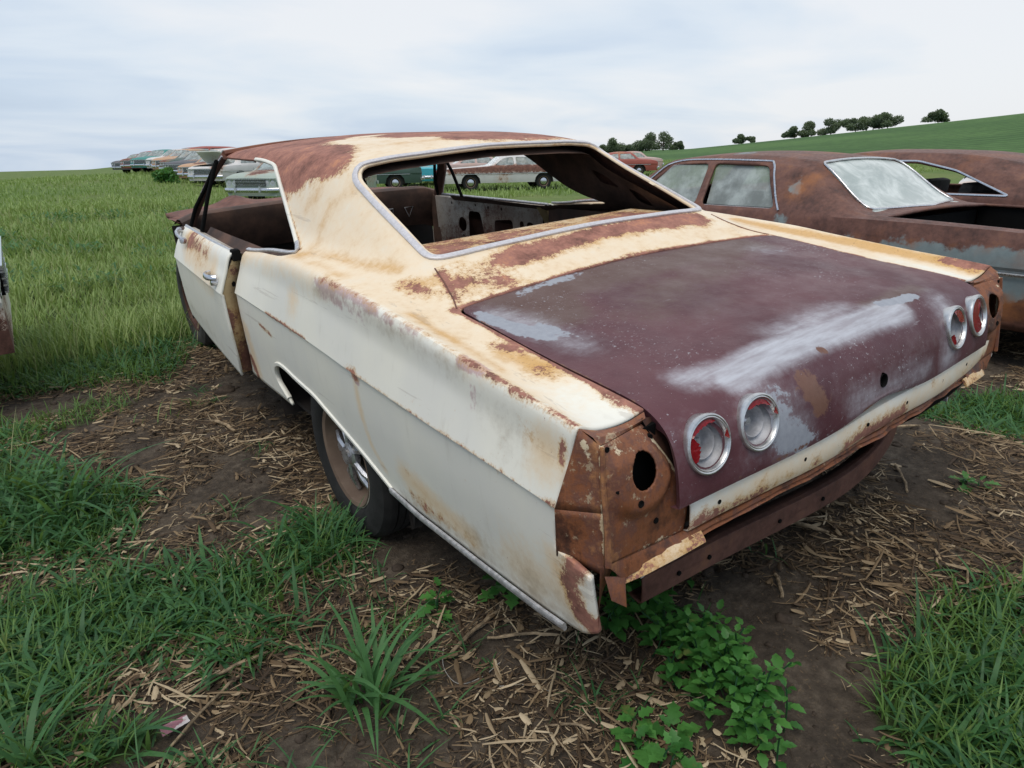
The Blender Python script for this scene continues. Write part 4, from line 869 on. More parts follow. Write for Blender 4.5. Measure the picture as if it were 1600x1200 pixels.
paint_attr(lid, 'prim', [(.92, .030, (-.742, -.70, .95), (-.715, -.80, .945), (-.69, -.92, .935)), (.85, .022, (-.735, -.66, .96), (-.73, -.86, .94)), (.7, .03, (-.66, -.85, .94), (-.64, -.95, .93)), (.98, .018, (.24, -1.315, .908), (.33, -1.325, .905), (.43, -1.33, .90)), (.80, .055, (-.41, -1.45, .745), (-.33, -1.45, .71)), (.62, .08, (-.42, -1.43, .80), (-.30, -1.45, .70)), (.6, .05, (-.55, -.60, .97), (-.3, -.58, .98)), (.6, .04, (.45, -.72, .97), (.55, -.80, .96))])
paint_attr(lid, 'rust', [(.82, .050, (-.285, -1.43, .825), (-.255, -1.445, .77)), (1.0, .014, (-.166, -1.372, .883), (-.16, -1.38, .875)), (.8, .012, (-.05, -1.46, .70), (.15, -1.46, .70)), (.7, .012, (-.7, -1.43, .69), (-.3, -1.45, .69)), (.6, .012, (-.76, -.62, .96), (-.765, -1.3, .89))])
for o_ in (tp,): paint_attr(o_, 'rust', [(.75, .03, (-.1, -1.45, .61), (.2, -1.45, .62)), (.7, .018, (-.7, -1.43, .61), (.9, -1.40, .61)), (.6, .02, (.38, -1.45, .65)), (.9, .02, (-.70, -1.42, .62)), (.6, .03, (-.25, -1.45, .62))]); paint_attr(o_, 'stain', [(.7, .05, (-.6, -1.44, .62), (.9, -1.41, .62))])
paint_attr(shelf, 'rust', [(.62, .3, (-.5, -.1, 1.03), (.5, -.1, 1.03))]); paint_attr(shelf, 'stain', [(.9, .5, (-.5, -.1, 1.03), (.5, -.1, 1.03))])
paint_attr(doorL, 'rust', [(.92, .055, (-.925, 1.93, .90), (-.925, 1.65, .89), (-.93, 1.40, .87)), (.7, .06, (-.93, 1.6, .85), (-.935, 1.42, .83)), (.6, .015, (-1.03, 1.0, .77), (-.99, 1.0, .5)), (.5, .02, (-1.0, 1.1, .77), (-1.0, 1.5, .77))])
paint_attr(doorL, 'stain', [(1.0, .09, (-.93, 2.0, .90), (-.95, 1.5, .82), (-.96, 1.25, .82)), (.7, .04, (-.96, 1.9, .85), (-.96, 1.8, .78))])
paint_attr(doorL, 'dirt', [(.5, .08, (-.98, 2.2, .5), (-.98, 1.1, .4))])
for o_ in bpy.data.objects:
    if o_.name.startswith('door_end_face'): paint_attr(o_, 'stain', [(.8, .1, (-1.0, 1.0, .8), (-.98, 1.05, .4))]); paint_attr(o_, 'rust', [(.75, .06, (-.98, 1.07, .42), (-.98, 1.03, .52)), (.62, .03, (-.98, 1.0, .87)), (.6, .012, (-1.04, 1.0, .77), (-1.03, 1.0, .5)), (.5, .05, (-1.0, 1.0, .66))])
    if o_.name.startswith('door_inner_panel'): paint_attr(o_, 'rust', [(.55, .3, (.86, 1.5, .7), (.86, 2.0, .6)), (.45, .1, (.86, 1.1, .95))])

# ------------------------------------------------------------------ the other cars
M['glass'] = None
s = NT('dirty_car_glass')
gd_ = s.sstep(s.noise(5, 8, .65), .35, .75)
g1 = s.n('ShaderNodeBsdfPrincipled', {'Base Color': (.75, .82, .80, 1), 'Roughness': .06, 'Transmission Weight': 1.0, 'IOR': 1.02}).outputs[0]
g2 = s.n('ShaderNodeBsdfPrincipled', {'Base Color': (.50, .55, .53, 1), 'Roughness': .25}).outputs[0]
ms = s.n('ShaderNodeMixShader', {0: s.rng(gd_, 0, 1, .38, .82), 1: g1, 2: g2}); s.t.links.new(ms.outputs[0], s.o.inputs[0]); M['glass'] = s.m
s = NT('frosted_rear_glass'); f_ = s.noise(4, 8, .65, dist=.5)
s.bsdf(s.mix(s.sstep(f_, .35, .7), (.34, .39, .37), (.66, .70, .67)), .22, 0, s.bump(f_, .1, .002), .5); M['frost'] = s.m
def body_mat(name, base, rustdark=1.0, stain=(.45, .22, .10), prim=(.16, .20, .21), rough=.5, base2=None): return old_paint(name, base, stain=stain, rustdark=rustdark, rough=rough, prim=prim, speck=.28, base2=base2)
KST = dict(
 sedan=dict(y=[0, .04, .5, 1.45, 1.95, 2.5, 3.2, 3.75, 4.3, 4.7, 5.25, 5.33],
   zc=[.84, .87, .90, .95, 1.02, 1.36, 1.42, 1.38, 1.02, .98, .88, .82], xr=[.55, .6, .6, .6, .66, .60, .60, .58, .68, .62, .60, .55],
   zr=[.83, .86, .89, .94, .99, 1.33, 1.385, 1.345, .99, .965, .87, .80], xw=[.8, .84, .86, .88, .88, .70, .70, .68, .86, .88, .86, .8], zw=[.82, .855, .885, .935, .965, 1.27, 1.33, 1.29, .97, .95, .86, .79],
   xp=[.90, .94, .96, .97, .975, .975, .975, .975, .97, .96, .94, .90], zp=[.80, .845, .88, .915, .93, .935, .935, .935, .93, .915, .84, .77]))
def car_sections(ys_, k, wf=1.0, hf=1.0, crease=.70, sill=.30):
    ky = k['y']; I = lambda n: pchip(ky, k[n], ys_); zc, xr, zr, xw, zw, xp, zp = map(I, ('zc', 'xr', 'zr', 'xw', 'zw', 'xp', 'zp')); rows_ = []
    tp_ = np.interp(ys_, [ky[0], ky[0] + .5, ky[-1] - .5, ky[-1]], [.93, 1, 1, .93])
    for i in range(len(ys_)):
        t = tp_[i]; cz = min(crease, zp[i] - .06)
        pts = [(0, zc[i]), (xr[i] * .5, zc[i] * .75 + zr[i] * .25), (xr[i], zr[i]), (xw[i], zw[i]), (xp[i], zp[i]), (1.0 * t, (zp[i] + cz) / 2), (1.01 * t, cz), (.995 * t, cz - .02), (.985 * t, .48), (.95 * t, sill)]
        rows_.append([(x * wf, z * hf) for x, z in pts])
    return rows_
def classic_car(name, label, cat, loc, rz, group, mats, top='sedan', fine=False, wf=1.0, hf=1.0, glass=True, rustblobs=None, trunk=True, hoodup=False, lights=4, cols=None, seed=0, wag=False, ts=None, fb=True, pitch=(0, 0), fins=0, wheels=True, rustamt=.5, sidewin=None, crease=.70, K=None):
    rnd = random.Random(seed); k = K or KST['sedan']
    if wag: k = dict(k); k = {a: list(b) for a, b in k.items()}; k['y'] = [0, .04, .10, .45, 1.2, 2.5, 3.2, 3.75, 4.3, 4.7, 5.25, 5.33]; k['zc'][:6] = [.86, .95, 1.0, 1.38, 1.45, 1.47]; k['zr'][:6] = [.85, .93, .98, 1.34, 1.42, 1.43]; k['zw'][:6] = [.83, .90, .95, 1.28, 1.35, 1.37]; k['xr'][:6] = [.55, .6, .62, .6, .62, .62]; k['xw'][:6] = [.8, .86, .86, .72, .72, .72]
    if fins: k = {a: list(b) for a, b in k.items()}; k['zp'][0] += fins; k['zp'][1] += fins; k['zp'][2] += fins * .7; k['zp'][3] += fins * .2
    root = empty(name, loc, rz); root.rotation_euler = (pitch[0], pitch[1], rz); tag(root, label, cat, group)
    ky = k['y']; st = .04 if fine else .12; ys_ = np.unique(np.concatenate([np.arange(ky[0], ky[-1], st), np.array(ky)]))
    base = car_sections(ys_, k, wf, hf, crease); sub = [6, 6, 5, 5, 4, 4, 1, 4, 4] if fine else [2, 2, 2, 3, 2, 2, 1, 2, 2]; rows_ = []
    for r in base:
        row = []; xs = [p[0] for p in r]; zs = [p[1] for p in r]
        for s0, s1 in ((0, 2), (2, 3), (3, 4), (4, 6), (6, 7), (7, 9)):
            d = [0]
            for i in range(s0, s1): d.append(d[-1] + max(1e-4, math.hypot(xs[i + 1] - xs[i], zs[i + 1] - zs[i])))
            t = []
            for j, i in enumerate(range(s0, s1)): t += [d[j] + (d[j + 1] - d[j]) * q / sub[i] for q in range(sub[i])]
            row += list(zip(smooth_interp(d, xs[s0:s1 + 1], t), smooth_interp(d, zs[s0:s1 + 1], t)))
        row.append((xs[-1], zs[-1])); rows_.append(row)
    bm = bmesh.new(); G = grid_faces(bm, mir(list(zip(ys_, rows_))))
    bm.faces.new(G[0]); bm.faces.new(G[-1][::-1])
    R0 = ky[5]; belt = .975 * hf; top_ = 1.30 * hf * (1.03 if wag else 1)
    xcond = lambda c: abs(c.x) > .45
    if sidewin: wins = sidewin
    elif wag: wins = [[(.42, belt + .02), (.62, top_), (1.45, top_), (1.45, belt + .02)], [(1.55, belt + .02), (1.55, top_), (2.6, top_), (2.6, belt + .02)], [(2.72, belt + .02), (2.72, top_), (3.62, top_ - .01), (4.02, belt + .02)]]
    else: wins = [[(2.15, belt + .02), (2.50, top_ - .06), (2.72, top_ - .01), (2.95, top_), (2.95, belt + .02)], [(3.05, belt + .02), (3.05, top_), (3.66, top_ - .01), (4.05, belt + .02)]]
    panes = []
    for wn_ in wins:
        rp = round_poly(wn_, .06 if not sidewin else .05, 4 if fine else 2); cut_poly(bm, rp, (1, 2), xcond); panes.append(wn_)
    back = [(-.66, ky[3] + .42), (-.60, R0 - .08), (.60, R0 - .08), (.66, ky[3] + .42), (0, ky[3] + .30)] if not wag else [(-.6, .12), (-.56, .42), (.56, .42), (.6, .12)]
    if K and 'back' in K: back = K['back']
    wsh = [(-.56, 3.80), (.56, 3.80), (.70, 4.26), (0, 4.34), (-.70, 4.26)]
    topc = lambda c: c.z > .9 * hf
    cut_poly(bm, round_poly([(x * wf, y) for x, y in back], .06, 4 if fine else 2), (0, 1), topc); cut_poly(bm, round_poly([(x * wf, y) for x, y in wsh], .06, 2), (0, 1), topc)
    if not trunk: cut_poly(bm, round_poly([(-.87 * wf, .10), (.87 * wf, .10), (.86 * wf, ky[3] + .30), (-.86 * wf, ky[3] + .30)], .05, 3), (0, 1), lambda c: c.z > .7)
    if hoodup: cut_poly(bm, [(-.75, 4.5), (.75, 4.5), (.75, 5.2), (-.75, 5.2)], (0, 1), lambda c: c.z > .7)
    wy = (1.12, 4.22); wr = .335
    for w_ in wy: cut_poly(bm, [(w_ + .40 * math.cos(a), max(.2, .34 + .36 * math.sin(a))) for a in np.linspace(0, 2 * math.pi, 25 if fine else 15)[:-1]] , (1, 2), lambda c: abs(c.x) > .5 and c.z < .8)
    for w_ in wy: cut_poly(bm, [(w_ - .40, .2), (w_ + .40, .2), (w_ + .40, .36), (w_ - .40, .36)], (1, 2), lambda c: abs(c.x) > .5 and c.z < .8)
    b = from_bm('body_shell', bm, [mats[0], M['rust_dark']], root, 35); up_normals(b, Vector((0, 2.6, .5)))
    if fine or not glass: so_ = b.modifiers.new('thickness', 'SOLIDIFY'); so_.thickness = .02; so_.material_offset = 1
    bl = [((.4 + .6 * rnd.random()) * rustamt * 2, .15 + .4 * rnd.random(), (rnd.uniform(-.8, .8), rnd.uniform(0, 5.3), rnd.choice([.95, 1.4, 1.4, .9, .5]))) for _ in range(14)]
    bl += rustblobs or []
    paint_attr(b, 'rust', bl); paint_attr(b, 'stain', [(.8, .3, p[2]) for p in bl[:8]]); paint_attr(b, 'prim', [(.7, .2, (rnd.uniform(-1, 1), rnd.uniform(0, 5.3), .7)) for _ in range(3)])
    # dark inside, seats
    bm = bmesh.new()
    for w_ in wy:
        for q in (-1, 1): box(bm, (q * .70, w_, .50), (.34, .86, .44))
    box(bm, (0, 2.7, .34), (1.7, 4.6, .06)); box(bm, (0, 2.15, .70), (1.7, .06, .5)); box(bm, (0, 4.5, .62), (1.7, .06, .6)); from_bm('inner_panels', bm, M['inner'], root, 0)
    if not wag or True:
        for ysx in ((2.55, 3.3) if not wag else (1.7, 2.6, 3.4)):
            bm = bmesh.new(); box(bm, (0, ysx, .55), (1.4, .5, .16), None, 1, .04); box(bm, (0, ysx - .28, .80), (1.4, .14, .5), Matrix.Rotation(.2, 3, 'X'), .92, .04); from_bm('bench_seat', bm, M['seat'], root, 40)
    # glass
    if glass:
        src = BVHTree.FromPolygons([v.co for v in b.data.vertices], [p.vertices[:] for p in b.data.polygons])
        for wn_ in panes:
            for q in (-1, 1):
                bm = bmesh.new(); xx = lambda z: q * wf * float(np.interp(z / hf, [.9, 1.33], [.92, .70]))
                vs = [bm.verts.new((xx(z) - q * .02, y, z)) for y, z in wn_]; bm.faces.new(vs); from_bm('side_window', bm, M['glass'], root, 0)
        zz = lambda y: float(pchip(ky, k['zc'], [y])[0]) * hf
        for nm, pl, gm in (('rear_window', back, M['frost'] if fine else M['glass']), ('windscreen', wsh, M['glass'])):
            bm = bmesh.new(); y0 = min(p[1] for p in pl); y1 = max(p[1] for p in pl); rws = []
            for y in np.linspace(y0 - .02, y1 + .02, 9):
                xw_ = np.interp(y, [min(pl[0][1], pl[1][1]), max(pl[0][1], pl[1][1])], [abs(pl[0][0] if pl[0][1] < pl[1][1] else pl[1][0]), abs(pl[1][0] if pl[0][1] < pl[1][1] else pl[0][0])]) if nm == 'rear_window' else np.interp(y, [3.8, 4.26], [.56, .70])
                zr_ = float(pchip(ky, k['zr'], [y])[0]) * hf; rws.append([Vector((u * (xw_ + .01) * wf, y, zz(y) * (1 - u * u) + zr_ * u * u - .006)) for u in np.linspace(-1, 1, 13)])
            grid_faces(bm, rws); from_bm(nm, bm, gm, root, 60)
    # bumpers, lights, grille
    yN = ky[-1]
    for (yy, s_) in ((0, -1), (yN, 1)) if fb else ((0, -1),):
        bm = bmesh.new(); pts = [Vector((x * wf, yy + s_ * (.13 - .16 * (x / .98) ** 4), .47)) for x in np.linspace(-.98, .98, 13)]
        sweep(bm, pts, 0, 8, False, (.13, .07), [Vector((0, s_, .0))] * 13)
        for q in (-.45, .45): box(bm, (q, yy + s_ * .15, .50), (.06, .07, .17), None, .9, .01 if fine else 0)
        from_bm('bumper', bm, M['chrome'], root, 40)
    bm = bmesh.new(); box(bm, (0, yN + .005, .68), (1.1 * wf, .03, .20)); gr = from_bm('grille', bm, M['black'], root, 0)
    bm = bmesh.new()
    for i in range(5): box(bm, (0, yN + .03, .60 + i * .04), (1.12 * wf, .02, .012))
    box(bm, (0, yN + .03, .79), (1.9 * wf, .03, .025)); from_bm('grille_bars', bm, M['chrome'], gr, 0)
    for q in (-1, 1):
        for j in range(lights // 2):
            bm = bmesh.new(); lathe(bm, [(.085, -.06), (.092, .0), (.088, .02), (.075, .015)], frame((q * wf * (.80 - j * .20), yN - .015, .69), (0, 1, 0)), 18); hl = from_bm('headlight', bm, M['chrome'], root, 40)
            bm = bmesh.new(); lathe(bm, [(.075, .01), (.05, .022), (0, .028)], frame((q * wf * (.80 - j * .20), yN - .015, .69), (0, 1, 0)), 18); from_bm('lens', bm, M['lampglass'], hl, 40)
        bm = bmesh.new(); lathe(bm, [(.075, -.03), (.07, .02), (.0, .035)], frame((q * wf * .72, -.005, .70), (0, -1, 0)), 16); from_bm('tail_light', bm, M['lens'], root, 40)
        bm = bmesh.new(); sweep(bm, [(q * wf * 1.015, y, .66 * 1) for y in np.linspace(.5, 4.9, 9)], 0, 6, False, (.02, .012), [Vector((q, 0, 0))] * 9); from_bm('side_trim', bm, M['chrome'], root, 40)
        if wheels:
            for w_ in wy: wheel(root, (q * .82 * wf, w_, .32), q, r=.33, wd=.18, detail=False, cap=M['chrome'] if rnd.random() < .5 else None)
    if hoodup:
        bm = bmesh.new(); quad_patch(bm, (-.72, 4.38, 1.0), (.72, 4.38, 1.0), (.66, 4.95, 1.50), (-.66, 4.95, 1.50), 8, 8, .05); hd = from_bm('raised_bonnet', bm, [mats[1] if len(mats) > 1 else mats[0]], root, 40); so_ = hd.modifiers.new('thickness', 'SOLIDIFY'); so_.thickness = .03
        paint_attr(hd, 'rust', [(.4, .3, (0, 4.5, 1.2))])
    return root
M['seat'] = simple('torn_seat_cloth', (.06, .055, .05), .9, 0, .5, 7, .5); M['lampglass'] = simple('lamp_glass', (.45, .47, .48), .12, 0, .1, 10)
M['c_brown'] = rusty('brown_rust_body', .80, blue=1, sc_=.45, rough=.62)
M['c_white'] = body_mat('old_white', (.62, .60, .58)); M['c_pink'] = body_mat('faded_pink', (.50, .36, .33)); M['c_green'] = body_mat('dark_green_paint', (.045, .085, .065)); M['c_turq'] = body_mat('turquoise_paint', (.05, .38, .45))
M['c_teal'] = body_mat('teal_paint', (.04, .22, .19)); M['c_orange'] = body_mat('faded_orange_paint', (.50, .30, .17)); M['c_dark'] = body_mat('dark_grey_paint', (.09, .09, .10)); M['c_red'] = body_mat('faded_red_paint', (.32, .08, .06)); M['c_blue'] = body_mat('pale_blue_paint', (.32, .42, .48)); M['c_lgreen'] = body_mat('pale_green_paint', (.36, .42, .36))

M['c_cream2'] = body_mat('old_cream', (.66, .66, .60), rustdark=.8)
# brown four-door next to the wreck
KS = dict(y=[0, .05, .6, 1.30, 1.72, 2.38, 3.1, 3.85, 4.45, 4.8, 5.3, 5.4],
   zc=[.86, .90, .93, .96, .985, 1.365, 1.415, 1.375, 1.0, .97, .88, .82], xr=[.55, .6, .6, .62, .64, .60, .60, .58, .68, .62, .60, .55],
   zr=[.85, .89, .92, .95, .965, 1.335, 1.385, 1.345, .98, .955, .87, .80], xw=[.82, .86, .88, .89, .88, .72, .71, .69, .86, .88, .86, .8], zw=[.85, .89, .92, .945, .955, 1.275, 1.335, 1.295, .965, .95, .86, .79],
   xp=[.90, .94, .96, .965, .97, .97, .97, .97, .97, .96, .94, .90], zp=[.84, .88, .91, .93, .935, .935, .935, .935, .93, .915, .84, .77],
   back=[(-.70, 1.80), (-.60, 2.30), (.60, 2.30), (.70, 1.80), (0, 1.66)])
SW = [[(2.47, .968), (2.63, 1.18), (2.70, 1.300), (3.27, 1.318), (3.22, .968)], [(3.29, .968), (3.34, 1.318), (3.78, 1.300), (4.16, .968)]]
sed = classic_car('rusty_sedan', 'brown rusted saloon with cloudy rear window and open boot, right of the white wreck', 'car', (4.22, -1.36, -.11), 0, 'old cars parked close to the white wreck', [M['c_brown']], fine=True, K=KS, sidewin=SW, trunk=False, seed=3, lights=4, pitch=(0, 0), rustamt=.3)
paint_attr([c for c in sed.children if c.name.startswith('body_shell')][0], 'rust', [(.75, .14, (-.80, 2.30, 1.15), (-.85, 2.35, 1.04)), (.45, .06, (-1.0, .2, .80), (-1.0, 1.8, .80)), (.75, .12, (-1.0, .3, .45), (-1.0, 1.0, .5)), (.5, .2, (-.6, 2.6, 1.38), (.3, 2.6, 1.41))])
paint_attr([c for c in sed.children if c.name.startswith('body_shell')][0], 'prim', [(.95, .12, (-1.0, .5, .70), (-1.0, 1.6, .68), (-1.0, 2.4, .66)), (1.0, .10, (-1.0, 0.2, .60), (-1.0, 1.0, .55)), (.9, .06, (-.85, 2.30, 1.02), (-.8, 2.36, 1.12)), (.8, .08, (-.95, 2.36, .90)), (.7, .15, (-.4, 3.2, 1.41))])
def body_bvh(r): d_ = [c for c in r.children if c.name.startswith('body_shell')][0].data; return BVHTree.FromPolygons([v.co for v in d_.vertices], [p.vertices[:] for p in d_.polygons])
SBV = body_bvh(sed)
for q in (-1,1):
    bm = bmesh.new(); pr_ = [(2.415, .955), (2.50, 1.06), (2.60, 1.21), (2.665, 1.315), (2.80, 1.335), (3.4, 1.345), (3.80, 1.318), (4.0, 1.16), (4.22, .965)]; pr_ = [q_ for q_ in ((lambda h: h[0] + Vector((q * .007, 0, .002)) if h[0] is not None and abs(h[0].x) > .5 else None)(SBV.ray_cast(Vector((3 * q, y_, z_)), Vector((-q, 0, 0)))) for _, y_, z_ in catmull([(0, *p) for p in pr_], 5)) if q_ is not None]
    if len(pr_) < 3: continue
    sweep(bm, pr_, 0, 8, False, (.018, .018), [Vector((q, 0, .5))] * len(pr_)); from_bm('drip_rail', bm, M['chrome'], sed, 40)
    bm = bmesh.new(); sweep(bm, [(q * .93, 2.42, .962), (q * .93, 3.2, .962), (q * .93, 4.2, .96)], 0, 8, False, (.014, .014), [Vector((q, 0, .5))] * 3); from_bm('belt_trim', bm, M['alu'], sed, 40)
bm = bmesh.new(); 
bk = dens(round_poly(KS['back'], .06, 4), .05); pts_ = []
for x, y in bk:
    zz_ = float(pchip(KS['y'], KS['zc'], [y])[0]); zr_ = float(pchip(KS['y'], KS['zr'], [y])[0]); u = min(1, abs(x) / .66); pts_.append(Vector((x, y, zz_ * (1 - u * u) + zr_ * u * u + .004)))
sweep(bm, pts_, 0, 8, True, (.02, .014), [Vector((0, -.5, 1))] * len(pts_)); from_bm('rear_window_trim', bm, M['chrome'], sed, 40)
bm = bmesh.new(); box(bm, (0, .85, .60), (1.76, 1.6, .04)); box(bm, (0, 1.68, .75), (1.7, .04, .3)); box(bm, (0, .03, .7), (1.7, .04, .3)); from_bm('boot_floor', bm, M['black'], sed, 0)
bm = bmesh.new(); quad_patch(bm, (-.90, .1, .62), (-.90, 1.66, .62), (-.885, 1.66, .92), (-.885, .1, .88), 2, 2); from_bm('boot_side', bm, M['black'], sed, 0); bm = bmesh.new(); quad_patch(bm, (.90, .1, .62), (.90, 1.66, .62), (.885, 1.66, .92), (.885, .1, .88), 2, 2); from_bm('boot_side', bm, M['black'], sed, 0)

# rust-red fastback behind it
KF = {a: list(b) for a, b in KST['sedan'].items()}
KF['y'] = [0, .04, .5, 1.0, 1.5, 2.45, 3.2, 3.75, 4.3, 4.7, 5.25, 5.33]; KF['zc'][:8] = [.84, .87, .92, 1.03, 1.22, 1.37, 1.39, 1.35]; KF['zr'][:8] = [.83, .86, .91, 1.01, 1.19, 1.34, 1.36, 1.32]; KF['zw'][:8] = [.82, .855, .89, .95, 1.06, 1.27, 1.30, 1.26]; KF['back'] = [(-.56, .95), (-.52, 1.45), (.52, 1.45), (.56, .95)]
SF = [[(1.72, .965), (2.30, 1.17), (2.72, 1.255), (3.62, 1.255), (4.0, .965)]]
cpe = classic_car('rusty_coupe', 'mottled rust-red hardtop with empty side window, behind the brown saloon', 'car', (7.0, -1.30, -.10), 0, 'old cars parked close to the white wreck', [M['c_redrust'] if 'c_redrust' in M else M['c_brown']], fine=True, K=KF, sidewin=SF, glass=False, seed=5)
CB = body_bvh(cpe)
for q in (-1, 1):
    pp_ = [];
    for y, z in dens(round_poly([(p[0] + (p[0] - 2.9) * .012, p[1] + (p[1] - 1.1) * .10) for p in SF[0]], .05, 4), .08):
        h_ = CB.ray_cast(Vector((3 * q, y, z)), Vector((-q, 0, 0)))
        if h_[0] is not None and abs(h_[0].x) > .5: pp_.append(h_[0] + Vector((q * .006, 0, 0)))
    if len(pp_) < 3: continue
    bm = bmesh.new(); sweep(bm, pp_, 0, 8, True, (.020, .014), [Vector((q, 0, .3))] * len(pp_)); from_bm('window_trim', bm, M['chrome'], cpe, 40)
classic_car('parked_car', 'white car seen through the empty side window of the rust-red hardtop', 'car', (15.2, 3.6, -.25), R_(-70), 'old cars parked across the field', [M['c_white']], seed=8, rustamt=.2, hf=.80)
classic_car('parked_car', 'pale car whose nose just enters the picture at the far left edge', 'car', (-7.29, 3.30, -.01), R_(-90), 'old cars parked close to the white wreck', [M['c_cream2']], seed=9, rustamt=.2, crease=.6, fb=False, rustblobs=[(1.2, .16, (1.0, 5.3, .35), (1.0, 4.8, .35))])
# cars across the field.  (name, label, x, y, heading as the direction of the nose, material, options)
def put(name, label, x, y, hd, mt, **kw):
    rz = math.atan2(-hd[0], hd[1]); d = Vector((hd[0], hd[1])).normalized(); org = Vector((x, y)) - d * 2.65
    z = float(hbase(x, y)) + kw.pop('dz', .04)
    return classic_car(name, label, 'car', (org.x, org.y, z), rz, 'old cars parked across the field', [M[m_] for m_ in mt.split()], **kw)
put('parked_wagon', 'white and faded pink long car seen side-on through the missing rear window', 15.6, 22.6, (.91, -.41), 'c_white', seed=11, rustamt=.45, rustblobs=[(1.0, .22, (0, 4.8, .95), (0, 4.4, .98)), (1.0, .16, (-.99, .3, .86), (-.99, 5.0, .86)), (1.0, .16, (.99, .3, .86), (.99, 5.0, .86)), (.8, .3, (0, 3, 1.42))])
put('parked_car', 'pink car behind the tail of the long white and faded pink car', 18.2, 29.6, (.91, -.41), 'c_pink', seed=12, rustamt=.35, lights=4)
put('parked_car', 'dark green finned car with a chrome side strip, left of the windscreen pillar', 10.4, 26.0, (-.93, .36), 'c_green', seed=13, rustamt=.15, fins=.08)
put('parked_car', 'bright turquoise car showing only its tail, right of the dark green one', 15.0, 28.6, (.5, .87), 'c_turq', seed=14, rustamt=.05, fins=.06)
put('parked_car', 'pale green and red car with four headlights, seen through the driver\'s window', 6.3, 20.4, (-.84, -.54), 'c_lgreen', seed=15, rustamt=.6, rustblobs=[(1., .3, (0, 4.9, .95)), (1., .25, (1.0, 3.3, .9))])
put('parked_car', 'pinkish car with chrome bumper and its pale bonnet standing open', 7.6, 32.0, (-.84, -.54), 'c_white c_cream2', seed=16, rustamt=.8, hoodup=True)
put('parked_car', 'dark grey car with a bright chrome bumper in the left row', 7.8, 38.6, (-.84, -.54), 'c_dark', seed=17, rustamt=.3)
put('parked_car', 'faded orange and white car in the middle of the left row', 8.2, 44.5, (-.84, -.54), 'c_orange', seed=18, rustamt=.3)
put('parked_car', 'teal car near the far end of the left row', 7.9, 50.5, (-.84, -.54), 'c_teal', seed=19, rustamt=.05)
put('parked_car', 'rusty red car beyond the teal one in the left row', 7.8, 54.5, (-.84, -.54), 'c_red', seed=20, rustamt=.7)
put('parked_car', 'small grey car, the last at the far left end of the row', 7.7, 58.5, (-.84, -.54), 'c_dark', seed=21, rustamt=.5)
put('parked_wagon', 'tall red and white estate car standing behind the left row', 9.2, 47.5, (-.95, -.3), 'c_red', seed=22, rustamt=.3, wag=True, hf=1.1)
put('parked_wagon', 'tall white estate car with a dark open window, behind the left row', 10.0, 44.0, (-.95, -.3), 'c_white', seed=23, rustamt=.3, wag=True, hf=1.1)
put('parked_car', 'pale blue car behind the nose of the long white and pink car', 27.5, 34.0, (.7, -.7), 'c_blue', seed=24, rustamt=.3)
put('parked_car', 'faded red car right of the pale blue one, by the dark sail panel', 29.0, 30.0, (.8, -.6), 'c_red', seed=25, rustamt=.4)
put('parked_car', 'dark car farther off behind the pale blue one', 31.0, 40.5, (.8, -.6), 'c_dark', seed=26, rustamt=.4)
put('parked_car', 'white car with a rusty roof far behind the pink car', 17.0, 37.5, (.91, -.41), 'c_white', seed=27, rustamt=.5)
put('parked_wagon', 'pale green estate car far behind the dark green finned car', 14.4, 38.5, (.91, -.41), 'c_lgreen', seed=28, rustamt=.4, wag=True)
put('parked_car', 'faded pink car far off between the white wreck and the brown saloon', 36.0, 36.0, (.8, -.6), 'c_pink', seed=29, rustamt=.4)
put('parked_car', 'faded green car with a white roof squeezed between the dark grey and the orange cars', 8.1, 41.6, (-.84, -.54), 'c_green', seed=31, rustamt=.5)
put('parked_car', 'rusty white car between the orange and the teal cars', 8.4, 47.8, (-.84, -.54), 'c_white', seed=32, rustamt=.9)
put('parked_car', 'rusty brown car close behind the open-bonnet car in the left row', 7.8, 35.2, (-.84, -.54), 'c_orange', seed=33, rustamt=.9)
put('parked_car', 'pale blue car close behind the car with four headlights, left row', 8.6, 26.0, (-.84, -.54), 'c_blue', seed=34, rustamt=.5)
put('parked_car', 'rusty cream car behind the roof of the long white and pink car', 22.0, 31.0, (.91, -.41), 'c_orange', seed=35, rustamt=.7)
put('parked_wagon', 'white estate car farthest off behind the turquoise one', 18.5, 45.0, (.91, -.41), 'c_white', seed=36, rustamt=.3, wag=True)
put('parked_wagon', 'pink and white estate car with many windows behind the long white and pink car', 21.0, 34.5, (.91, -.41), 'c_pink', seed=37, rustamt=.3, wag=True)
put('parked_wagon', 'pale blue estate car behind the pink car, near the windscreen pillar', 18.0, 36.0, (.91, -.41), 'c_blue', seed=38, rustamt=.4, wag=True)
put('parked_car', 'small white car in the second line behind the teal car', 10.6, 52.5, (-.84, -.54), 'c_white', seed=41, rustamt=.5)
put('parked_car', 'small pale blue car in the second line behind the rusty red car', 10.4, 56.0, (-.84, -.54), 'c_blue', seed=42, rustamt=.6)
put('parked_wagon', 'pink estate car in the second line behind the orange car', 11.6, 48.5, (-.84, -.54), 'c_pink', seed=43, rustamt=.5, wag=True)
put('parked_car', 'rusty white car just behind the open bonnet in the left row', 11.0, 40.5, (-.84, -.54), 'c_white', seed=44, rustamt=.8)

